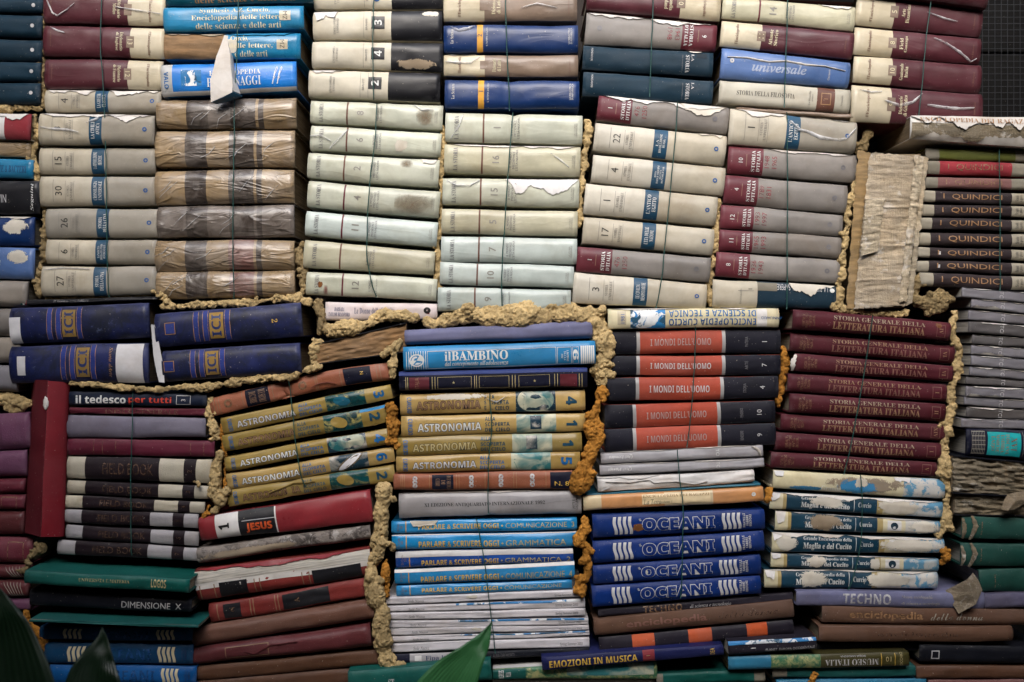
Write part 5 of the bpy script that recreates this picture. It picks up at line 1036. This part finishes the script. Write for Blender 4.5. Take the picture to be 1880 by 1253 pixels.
bk = book((1773, 788, 838, 1905, 790, 844), [(0, 1, 'navydark')], 'dark navy regional guide with turquoise label and lattice print', p=3, pages='paperwhite', d=-.004, inset=.006); patch(bk, .28, .74, .10, .94, 'cyanlabel', 'title_panel'); lines(bk, ['TOSCANA', 'UMBRIA', 'MARCHE', 'LAZIO'], .33, .58, .14, .88, 'd', 'bronze', SERIF); TC(bk, 'XVI', .64, .5, 10, 'd', 'brown', SERIF)
for k in range(9): rule(bk, .06 + k * .022, .064 + k * .022, .06, .92, 'ink_faint')
for k in range(6): rule(bk, .06, .245, .08 + k * .16, .10 + k * .16, 'ink_faint'); 
for k in range(3): rule(bk, .77 + k * .03, .774 + k * .03, .06, .92, 'ink_faint')
SPEC['rotten'] = ('93866f', 'bookback', .9, .8)
tattered((1748, 838, 904, 1905, 852, 912), 'rotten grey-brown book with splintered page layers', 'rotten', d=-.012, seed=12, amp=.008, layers=14, bm='night')
tattered((1752, 906, 944, 1905, 914, 946), 'rotten dark book with paper scrap, under the splintered one', 'rotten', d=-.004, seed=19, amp=.007, layers=7, bm='black')
for q, lb in [((1765, 946, 988, 1905, 952, 992), 'dark green cloth book with ruined end, upper of three'), ((1763, 997, 1039, 1905, 1000, 1040), 'dark green cloth book, middle of three'), ((1797, 1046, 1087, 1905, 1042, 1086), 'dark green cloth book, lowest of three above lilac')]:
    bk = book(q, [(0, 1, 'greendark')], lb, group='dark green cloth volumes', p=2.4, pages='paperwhite', inset=.008, d=-.004); T(bk, 'Storia', .24, .26, .2, .8, 'v', 'goldfade|w', SERIF)
    if 'lowest' not in lb: shred(bk, [(.0, .1), (.02, .5), (.01, .98)], .004, 'rotten', off=.002); shred(bk, [(.12, .0), (.16, .4), (.10, .98)], .0045, 'rotten', off=.004)
book((1808, 1090, 1118, 1905, 1088, 1116), [(0, 1, 'lilacdark')], 'lilac cloth book with frayed end in the corner', d=-.012)

# --- lower set beside the upright red book
bk = book((128, 719, 745, 380, 724, 747), [(0, 1, 'tedesco')], 'dark blue language book with white and red rounded title', p=3, d=-.004); T(bk, 'il tedesco', .05, .415, .26, .86, 'h', 'white', BOLD, grow=.01); T(bk, 'per tutti', .435, .745, .26, .90, 'h', 'redi', BOLD); frame(bk, .78, .885, .12, .86, .004, 'ink_silver'); TC(bk, '3', .832, .5, 8, 'v', 'silver')
bk = book((128, 747, 759, 378, 750, 764), [(0, 1, 'indice')], 'thin dark red index volume under the language book'); T(bk, 'INDICE GENERALE', .26, .80, .2, .9, 'h', 'brown|w', SERIF)
book((125, 761, 803, 378, 768, 804), [(0, 1, 'mauve')], 'plain grey-mauve cloth volume in the wired stack', p=2.6)
bk = book((125, 806, 837, 394, 808, 838), [(0, 1, 'crimson')], 'plain crimson cloth volume above the striped set', p=2.4)
for a in (.18, .24, .33, .84, .93): rule(bk, a, a + .003, .1, .9, 'ink_goldfade|w')
FB = 'cream volumes with dark purple panels'
for i, (q, lb, m_) in enumerate([((125, 839, 880, 389, 843, 888), 'thick cream book with dark purple panels, topmost striped one', 'fieldcream'), ((125, 882, 907, 385, 892, 917), 'cream and purple striped book with a foam crumb', 'fieldcream'), ((120, 909, 933, 376, 922, 943), 'cream and purple striped book, third from top', 'fieldcream'), ((120, 935, 960, 364, 945, 972), 'grey and purple striped book with blind-stamped title', 'fieldgrey'), ((122, 964, 989, 365, 976, 1003), 'grey and purple striped book, second from the green volume', 'fieldgrey'), ((107, 990, 1018, 365, 1006, 1031), 'grey and purple striped book lying on the green volume', 'fieldgrey')]):
    bk = book(q, [(0, .125, m_), (.125, .64, 'fieldpurple'), (.64, .81, m_), (.81, .895, 'fieldpurple'), (.895, 1, m_)], lb, group=FB, p=2.8); T(bk, 'FIELD BOOK', .25, .60, .25, .75, 'h', 'donnag|w', SANS); TC(bk, str(i + 2), .852, .5, 8, 'v', 'donnag|w')
    if i == 5: pass
bk = book((46, 1047, 1072, 348, 1064, 1090), [(0, 1, 'green')], 'glossy green book jutting out, top cover dusty', p=3, d=-.055, D=.19); T(bk, "UNIVERSITA E MATERIA", .33, .64, .28, .52, 'h', 'gold|w', SERIF); T(bk, 'LOGOS', .77, .86, .14, .76, 'h', 'gold', BOLD)
bk = book((56, 1082, 1112, 352, 1100, 1124), [(0, 1, 'night')], 'near-black book with thin silver sans title', p=3, d=-.03); T(bk, 'DIMENSIONE  X', .57, .94, .34, .82, 'h', 'silver', SANS)
book((54, 1137, 1143, 364, 1147, 1153), [(0, 1, 'tealbook')], 'broad thin teal book jutting forward over blue ones', name='paperback_book', cat='book', d=-.06, D=.2, board=False)
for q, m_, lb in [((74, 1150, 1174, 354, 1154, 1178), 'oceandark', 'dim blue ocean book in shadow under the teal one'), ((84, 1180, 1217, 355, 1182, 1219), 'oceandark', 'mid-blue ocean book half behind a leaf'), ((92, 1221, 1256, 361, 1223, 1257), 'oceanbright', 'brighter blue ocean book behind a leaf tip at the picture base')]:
    bk = book(q, [(0, 1, m_)], lb, group='blue ocean volumes behind the leaves', p=2.6, d=-.01); waves(bk, .16, .13, 4, 'ink_cream', slant=-.006); waves(bk, .765, .125, 4, 'ink_cream', slant=.004); T(bk, 'OCEANI', .36, .72, .22, .82, 'h', 'bluedk|w', BOLD); lines(bk, ['FRATELLI', 'FABBRI'], .925, .96, .2, .8, 'v', 'navy')

# --- purple leather pile behind the upright book
PL = 'purple and maroon leather volumes'
for q, m_, lb in [((-150, 770, 838, 57, 757, 824), 'purple', 'fat purple leather book with raised bands under yellow foam'), ((-150, 840, 880, 51, 826, 876), 'purple', 'purple leather book with ribbed end, second of its pile'), ((-150, 880, 908, 48, 878, 906), 'purplered', 'thin wine leather book, third of its pile'), ((-150, 909, 938, 48, 908, 937), 'purplered', 'wine leather book with tooled square, fourth of its pile'), ((-150, 940, 985, 46, 939, 983), 'maroonleather', 'dark wine book above the dusty pink one'), ((-150, 984, 1032, 61, 988, 1036), 'purplered', 'dusty pink-red leather book with tooled label'), ((-150, 1033, 1060, 60, 1037, 1062), 'maroonleather', 'dark red leather book above the lattice spine'), ((-150, 1062, 1094, 56, 1064, 1096), 'maroonleather', 'dark book with pale lattice pattern beside the leaf'), ((-150, 1097, 1120, 58, 1099, 1122), 'purple', 'violet leather book lowest visible of its pile')]:
    bk = book(q, [(0, 1, m_)], lb, group=PL, B=.42, wob=.002)
    if 'raised' in lb:
        for a in (.74, .9): rule(bk, a, a + .03, .02, .98, 'purple')
    if 'tooled' in lb: frame(bk, .80, .94, .14, .88, .006, 'ink_goldfade|w')
    if 'lattice' in lb:
        for k in range(6): shred(bk, [(.78 + .03 * k, .1), (.86 + .02 * k, .9)], .0006, 'ink_faint', off=.0006, name='lattice_print')

# the upright red book
t = bpy.data.objects.new('hardcover_book', None); COL.objects.link(t); c = wpt(84, 984, -.02); t.location = c
tag(t, 'upright dark red book standing askew beside the wired stack', 'book')
def strip(name, xs, m_, n=24, seed=0):
    """facet of the upright book: (top x, bottom x, top y, bottom y, depth) for each of its two edges"""
    P = []
    for j in range(n + 1):
        v = j / n; r = []
        for (xt, xb, yt, yb, dd) in xs:
            r.append(wpt(xt + (xb - xt) * v + 1.2 * noise.noise(Vector((v * 5, seed, dd * 90))), yt + (yb - yt) * v, dd + .001 * noise.noise(Vector((v * 7, seed, 2)))) - c)
        P.append(r)
    return link(name, grid_mesh(name, P, n, len(xs) - 1, [m_], edge=lambda i, j: .7 if j in (0, len(xs) - 1) else 0), t)
o = strip('spine', [(58, 42, 702, 974, .03), (64, 47, 698, 979, -.016), (84, 71, 698, 985, -.030), (88, 75, 699, 986, -.031)], 'redstand')
o = strip('cover_board', [(88, 75, 699, 986, -.031), (92, 80, 700, 986, -.030), (119, 107, 702, 986, -.012), (128, 117, 702, 985, -.004), (130, 119, 702, 984, .10)], 'redface', seed=3)
P = box('page_block', (-.02, .045, .006), (.026, .11, .278), 'paper', t)
for v in P.data.vertices: v.co.x += (v.co.z - .14) * .055 + .003
bt = bpy.data.meshes.new('head_cap'); q_ = [wpt(58, 702, .03), wpt(64, 698, -.016), wpt(84, 698, -.03), wpt(92, 700, -.03), wpt(119, 702, -.012), wpt(128, 702, -.004), wpt(130, 702, .1)]
bt.from_pydata([p - c for p in q_], [], [tuple(range(7))]); bt.materials.append(mat('redstand')); link('head_cap', bt, t, smooth=False)
bm_ = bmesh.new(); bmesh.ops.create_icosphere(bm_, subdivisions=3, radius=.006)
for v in bm_.verts: v.co = Vector((v.co.x * .8, v.co.y * .3, v.co.z * 1.9)) * (1 + .35 * noise.noise(v.co * 400)) + wpt(84, 741, -.032) - c
o = link('torn_corner', bm_, t); o.data.materials.append(mat('tornwhite'))

# ================================================================ hardened foam
foam([(83, 4, 5), (80, 35, 6), (77, 60, 4), (79, 88, 5), (74, 108, 9), (79, 130, 5), (70, 150, 9), (80, 162, 6), (80, 196, 6)], 'thin crumbly foam line beside the dark slate volumes', 'foamdark')
foam([(-60, 201, 7), (0, 200, 8), (40, 198, 7), (74, 201, 7)], 'flat yellow foam bed under the dark slate volumes')
foam([(62, 214, 8), (64, 238, 11), (66, 262, 9), (60, 282, 9), (67, 302, 9), (68, 326, 7), (67, 346, 6), (72, 366, 6), (81, 381, 6)], 'lumpy tan foam seam beside the torn book numbered three')
foam([(83, 392, 5), (82, 420, 6), (81, 446, 7), (80, 472, 8), (74, 492, 8), (72, 520, 12), (72, 540, 10)], 'foam seam between faded blue books and grey history volumes', 'foamdark')
foam([(84, 549, 5), (150, 549, 5), (210, 547, 6), (270, 544, 6)], 'foam bed under the grey book numbered twenty-seven', d=.012)
foam([(283, 537, 8), (298, 548, 9), (312, 562, 12), (300, 562, 8)], 'knotted foam lump above the tilted blue gilt pair', d=-.004)
foam([(330, 563, 7), (400, 558, 7), (470, 555, 8), (500, 550, 9), (545, 548, 9), (566, 556, 7)], 'long foam bed under the brown wrapped books', d=-.002, lump=.6, fat=1.1)
foam([(553, 452, 9), (550, 472, 10), (557, 495, 10), (556, 520, 9), (556, 538, 7)], 'smooth foam lobes between wrapped and pale green books', 'foamdark', d=.008)
foam([(584, 556, 9), (588, 575, 13), (594, 595, 12), (588, 610, 8)], 'grey-tan foam lump at the end of the tilted blue pair', 'foamdark', d=0)
foam([(605, 607, 14), (640, 602, 14), (685, 590, 13), (710, 582, 15), (735, 578, 12), (765, 586, 8)], 'bulging foam roll under the white paperback', d=-.004, lump=.6, fat=1.1)
foam([(581, 628, 9), (577, 640, 12), (573, 660, 9), (584, 676, 5)], 'foam curl at the lower end of the tattered tilted book', d=-.002)
foam([(780, 588, 12), (800, 592, 12), (830, 585, 14), (870, 576, 15), (900, 580, 21), (950, 582, 23), (1000, 574, 21), (1040, 572, 15), (1078, 582, 20), (1098, 608, 17), (1104, 640, 16), (1106, 672, 13), (1104, 702, 10)], 'largest mass of tan foam over the lilac book', d=.002, fat=1.36)
foam([(812, 236, 5), (813, 256, 8), (808, 282, 8), (806, 302, 8), (809, 322, 7), (810, 346, 6), (807, 372, 5), (808, 396, 5), (806, 412, 6), (804, 432, 6), (803, 456, 6), (804, 482, 9), (802, 502, 9), (803, 528, 7)], 'knobbly foam bead between the two pale green stacks')
foam([(1081, 226, 9), (1077, 255, 9), (1075, 278, 8), (1073, 302, 9), (1070, 336, 8), (1068, 352, 6), (1066, 377, 8), (1064, 396, 9), (1062, 414, 5)], 'crusty foam seam between pale green and blue-banded stacks')
foam([(1320, 364, 5), (1319, 385, 6), (1318, 405, 7), (1314, 432, 9), (1310, 462, 7), (1308, 492, 7), (1302, 522, 7), (1302, 546, 9), (1316, 565, 8)], 'smooth foam seam beside the red-ended grey volumes', fl=.7)
foam([(1570, 330, 7), (1565, 350, 8), (1556, 385, 10), (1557, 410, 7), (1552, 432, 8), (1550, 460, 6), (1547, 480, 8), (1545, 502, 7), (1543, 525, 9), (1540, 545, 9), (1535, 562, 10), (1560, 571, 8), (1600, 576, 7), (1640, 578, 8), (1665, 574, 7)], 'foam seam running around the foot of the upright tattered volume', d=-.002)
foam([(1580, 262, 14), (1590, 250, 12), (1576, 280, 9)], 'brown foam clump in the shadow beside the long plastic curl', 'foamdark', d=.03)
foam([(1690, 505, 8), (1680, 525, 12), (1682, 548, 13), (1697, 562, 14), (1716, 545, 15), (1706, 576, 12), (1732, 560, 12), (1726, 538, 10), (1748, 550, 9)], 'dark lobed foam under the black-spined set', 'foamdark', d=.004)
foam([(1752, 576, 9), (1750, 600, 9), (1753, 625, 8), (1760, 646, 8), (1752, 672, 11), (1766, 678, 9), (1746, 712, 10), (1749, 735, 9), (1746, 753, 7), (1741, 773, 12), (1737, 800, 8), (1733, 826, 9), (1732, 864, 13), (1735, 882, 10), (1742, 905, 8), (1736, 935, 9), (1735, 960, 11), (1722, 985, 7)], 'knuckled foam bead between maroon literature set and grey guides', d=0)
foam([(1728, 1008, 9), (1735, 1026, 10), (1742, 1018, 9), (1728, 1034, 6)], 'orange foam clod beside the needlework books', 'foamorange', d=-.004)
foam([(132, 704, 6), (180, 706, 7), (225, 712, 7), (280, 716, 6), (330, 711, 7), (375, 712, 10), (410, 705, 9), (450, 699, 9), (490, 695, 8), (530, 692, 7), (560, 681, 6), (590, 672, 5)], 'long rolled foam line under the four blue gilt books', d=-.010, lump=.35, fat=1.05)
foam([(386, 736, 8), (385, 762, 12), (391, 785, 10), (400, 806, 7)], 'crumbly pale foam at the end of the pinched leather book', d=0)
foam([(402, 832, 8), (400, 866, 9), (398, 898, 12), (404, 922, 11), (398, 936, 8)], 'foam column between striped and tilted gold books', d=-.004, fat=1.2)
foam([(409, 782, 5), (406, 800, 5), (414, 850, 4), (413, 880, 4), (411, 905, 4)], 'orange foam streak along the tilted gold books', 'foamorange', d=.004)
foam([(385, 930, 6), (375, 945, 6), (370, 962, 5)], 'orange foam smear above the red book numbered one', 'foamorange', d=-.004)
foam([(700, 652, 6), (716, 640, 10), (733, 628, 8), (722, 668, 9), (722, 692, 6)], 'hooked foam lump left of the lilac book'.replace('left of', 'between leather book and'), d=-.008)
foam([(714, 745, 8), (722, 760, 10), (718, 784, 9), (724, 806, 9), (728, 822, 5)], 'orange foam between the two gold astronomy stacks', 'foamorange', d=-.006, fat=1.3)
foam([(1103, 722, 9), (1098, 742, 8), (1090, 762, 9), (1089, 786, 15), (1096, 808, 13), (1086, 830, 14), (1079, 856, 12), (1076, 876, 14), (1064, 897, 13), (1080, 884, 10)], 'large twisted orange foam flow beside the navy and orange books', 'foamorange', d=-.012, fat=1.3)
foam([(704, 895, 15), (708, 915, 17), (700, 936, 13), (702, 956, 11), (696, 985, 14), (692, 1010, 12), (683, 1050, 12), (684, 1072, 14), (691, 1096, 14), (698, 1122, 11), (692, 1150, 12), (700, 1176, 13), (706, 1196, 12), (712, 1212, 14), (712, 1229, 12), (740, 1222, 6)], 'tall rough foam column beside the blue course books', d=-.010, fat=1.32)
foam([(712, 1028, 8), (708, 1048, 9), (715, 1075, 9), (711, 1092, 8)], 'orange foam tucked behind the tall rough column', 'foamorange', d=-.006)
foam([(721, 1000, 7), (722, 1008, 7)], 'small round grey foam blob on the course books', 'foamdark', d=-.010)
foam([(1072, 955, 6), (1075, 975, 10), (1058, 1000, 9), (1079, 1005, 10), (1075, 1030, 12), (1081, 1055, 11), (1060, 1072, 8), (1072, 1076, 12), (1058, 1086, 7)], 'ragged orange foam between course books and ocean books', 'foamorange', d=-.008, fat=1.25)
foam([(1437, 640, 7), (1440, 680, 9), (1432, 720, 8), (1430, 745, 7)], 'shadowed orange foam between orange-banded and maroon sets', 'foamorange', d=.02)
foam([(1408, 903, 9), (1407, 918, 8)], 'brown foam plug beside the pale orange earth volume', 'foamorange', d=0)
foam([(76, 1004, 11), (66, 1012, 8), (52, 1026, 6), (48, 1048, 6), (32, 1047, 4)], 'grey foam crumbs on the glossy green book', 'foamdark', d=-.012)
foam([(50, 1126, 7), (58, 1150, 6), (78, 1176, 9), (84, 1190, 7)], 'orange foam crumbs behind the dark leaf', 'foamorange', d=-.004)
foam([(-60, 735, 14), (0, 730, 13), (30, 734, 13), (52, 742, 10), (10, 750, 11), (40, 752, 8)], 'yellow foam mass above the purple leather pile')
foam([(1497, 1236, 8), (1492, 1250, 10), (1486, 1262, 8)], 'orange foam knob at the picture base', 'foamorange', d=-.02)
foam([(357, 887, 5), (364, 889, 6)], 'single foam crumb stuck on a striped book', d=-.012)

# ================================================================ binding wires
for pts, lb in [([(187, -20), (185, 60), (186, 110), (190, 165), (193, 250), (195, 320), (196, 440), (198, 520, -.008), (200, 546, -.004)], 'wire down the grey history stack with maroon tops'),
    ([(438, -20, -.026), (436, 65, -.026), (432, 160, -.024), (430, 182, -.008), (430, 240), (427, 400), (428, 490), (430, 530, -.008), (430, 549, -.004)], 'wire down the brown plastic-wrapped stack'),
    ([(687, -20), (684, 80), (686, 170), (686, 184, -.006)], 'wire down the ivory and black volumes'), ([(692, 190, -.006), (689, 250), (683, 300), (678, 350), (674, 430), (675, 480), (684, 525, -.009), (692, 546, -.004)], 'slack wire down the pale green stack ending in rusty blots'),
    ([(927, -20), (930, 80), (934, 160, -.009), (936, 204, -.004)], 'wire down the blue science volumes'), ([(942, 207, -.004), (937, 262), (931, 340), (925, 440), (921, 520), (922, 568, -.006)], 'wire down the middle pale green stack above the big foam'),
    ([(1199, -20), (1198, 40), (1196, 90), (1193, 178)], 'short wire down the upside-down dark blue pair'), ([(1244, 186), (1241, 240), (1233, 330), (1222, 440), (1216, 500), (1205, 566, -.008)], 'wire down the blue-banded history stack'),
    ([(1447, -20), (1443, 100), (1440, 198)], 'wire down the faded blue and philosophy volumes'), ([(1445, 206), (1446, 320), (1445, 500), (1444, 568)], 'wire down the red-ended grey volumes'), ([(1712, -20), (1700, 80), (1692, 170), (1687, 214)], 'wire down the maroon volumes by the mesh'),
    ([(1834, 272), (1836, 350), (1836, 440), (1836, 534)], 'wire down the black-spined set'), ([(530, 700, -.016), (534, 726, -.006), (540, 790), (548, 850), (556, 884, -.008), (562, 894, -.006)], 'wire biting into the bowed leather and tilted gold books'),
    ([(899, 722, -.010), (902, 780, -.016), (898, 830, -.016), (896, 880, -.018), (897, 945, -.010)], 'wire down the level gold astronomy books'), ([(874, 950, -.010), (888, 1020, -.016), (898, 1100, -.014), (904, 1150, -.012), (909, 1200, -.010)], 'wire down the blue course books and magazines'),
    ([(1277, 600, -.018), (1276, 650, -.014), (1270, 740, -.014), (1261, 822)], 'wire down the navy and orange books'), ([(1243, 826), (1248, 880), (1254, 930, -.018), (1253, 1000, -.020), (1252, 1060, -.020), (1250, 1098, -.016)], 'wire down the grey guides and ocean books'),
    ([(1602, 578, -.022), (1592, 650, -.014), (1577, 740, -.014), (1562, 820), (1549, 872)], 'slanting wire down the maroon literature books'), ([(1580, 872), (1583, 920), (1580, 1000), (1566, 1060), (1557, 1084)], 'wire down the peeling needlework books'),
    ([(244, 720, -.014), (242, 800), (240, 900), (241, 1000), (243, 1020, -.010)], 'wire down the striped and crimson stack')]:
    wire(pts, lb)

# ================================================================ hanging paper scrap, leaves
def sheet(name, pts, m_, label, cat, th=.0006):
    base = pts[-1][0].copy(); o = link(name, grid_mesh(name, [[p - base for p in r] for r in pts], len(pts) - 1, len(pts[0]) - 1, [m_]), smooth=False); o.location = base
    sl = o.modifiers.new('s', 'SOLIDIFY'); sl.thickness = th; return tag(o, label, cat)
sheet('paper_scrap', [[wpt(x, y + 2 * k, d) for k, (x, y, d) in enumerate(r)] for r in [[(1736, 1084, -.006), (1776, 1062, -.034), (1786, 1048, -.006)], [(1744, 1102, -.012), (1783, 1086, -.036), (1797, 1064, -.010)], [(1760, 1127, -.022), (1791, 1108, -.034), (1803, 1080, -.014)]]], 'scrap', 'crumpled brown paper scrap hanging over the lilac volume', 'paper')
sheet('paper_scrap', [[wpt(x, y, d) for (x, y, d) in r] for r in [[(1850, 908, -.020), (1866, 904, -.03), (1884, 902, -.022)], [(1842, 922, -.026), (1864, 920, -.034), (1890, 918, -.024)], [(1838, 936, -.028), (1850, 938, -.034), (1862, 936, -.028)]]], 'scrap', 'grey peeled paper scrap on the rotten dark book', 'paper')
def leaf(pts, d, label, m_, fold=.16, lean=.25):
    n = 40; P = []; seq = []
    for i in range(n + 1):
        f = i / n * (len(pts) - 1); k = min(int(f), len(pts) - 2); f -= k
        p0, p1, p2, p3 = pts[max(0, k - 1)], pts[k], pts[k + 1], pts[min(len(pts) - 1, k + 2)]
        seq.append([.5 * (2 * p1[c] + (p2[c] - p0[c]) * f + (2 * p0[c] - 5 * p1[c] + 4 * p2[c] - p3[c]) * f * f + (3 * p1[c] - p0[c] - 3 * p2[c] + p3[c]) * f ** 3) for c in range(3)])
    ns = 10; uvs = []
    for i, (x, y, hw) in enumerate(seq):
        a, b = seq[max(0, i - 1)], seq[min(n, i + 1)]; tx, ty = b[0] - a[0], b[1] - a[1]; l = math.hypot(tx, ty); nx, ny = -ty / l, tx / l; hw = max(.4, hw)
        dd = d - lean * .12 * math.sin(i / n * 2.2); r = []
        for j in range(ns + 1):
            s = 2 * j / ns - 1
            r.append(wpt(x + nx * hw * s, y + ny * hw * s, dd - fold * hw * PX * (abs(s) ** 1.3) + .004 * noise.noise(Vector((i * .22, s * 1.3, d * 9)))))
            uvs.append((j / ns, i / n))
        P.append(r)
    base = P[-1][ns // 2].copy(); base.z = max(base.z, 0)
    t = bpy.data.objects.new('broad_leaf', None); COL.objects.link(t); t.location = base; tag(t, label, 'leaf')
    me = grid_mesh('leaf_blade', [[p - base for p in r] for r in P], n, ns, [m_]); ul = me.uv_layers.new(name='UVMap')
    for lp in me.loops: ul.data[lp.index].uv = uvs[lp.vertex_index]
    o = link('leaf_blade', me, t); o.modifiers.new('s', 'SOLIDIFY').thickness = .0006
    c = [(r[ns // 2] - base) for r in P]
    b = bmesh.new(); rings = []
    for i, p in enumerate(c):
        q = .0003 + .0022 * (i / n); rings.append([b.verts.new(p + Vector((math.cos(k * 1.0472) * q, math.sin(k * 1.0472) * q + .0008, 0))) for k in range(6)])
    for i in range(n):
        for k in range(6): b.faces.new((rings[i][k], rings[i][(k + 1) % 6], rings[i + 1][(k + 1) % 6], rings[i + 1][k]))
    m = link('midrib', b, t); m.data.materials.append(mat(m_))
leaf([(902, 1143, 0), (886, 1177, 15), (866, 1204, 26), (830, 1253, 48), (792, 1320, 58), (752, 1420, 40), (735, 1500, 6), (730, 1545, 3)], -.36, 'pale glossy green leaf reaching up in front of the white magazines', 'leafgreen')
leaf([(188, 1152, 0), (187, 1178, 13), (179, 1212, 33), (172, 1253, 51), (166, 1330, 60), (160, 1430, 38), (158, 1510, 6), (157, 1570, 3)], -.44, 'small leaf tip coloured dark for shade before the blue ocean books', 'leafdark')  # shade on this leaf and the next is put into their dark green
leaf([(-14, 1066, 0), (-8, 1110, 32), (-4, 1160, 64), (0, 1253, 99), (8, 1360, 108), (24, 1480, 60), (34, 1550, 8), (36, 1600, 3)], -.50, 'wide leaf coloured near black for shade in the lower corner', 'leafdark')

foam_finish()
write_all()
_d = {k: v for k, v in LABELS.items() if len(v) > 1}
if _d: print('DUPLICATE LABELS', _d)
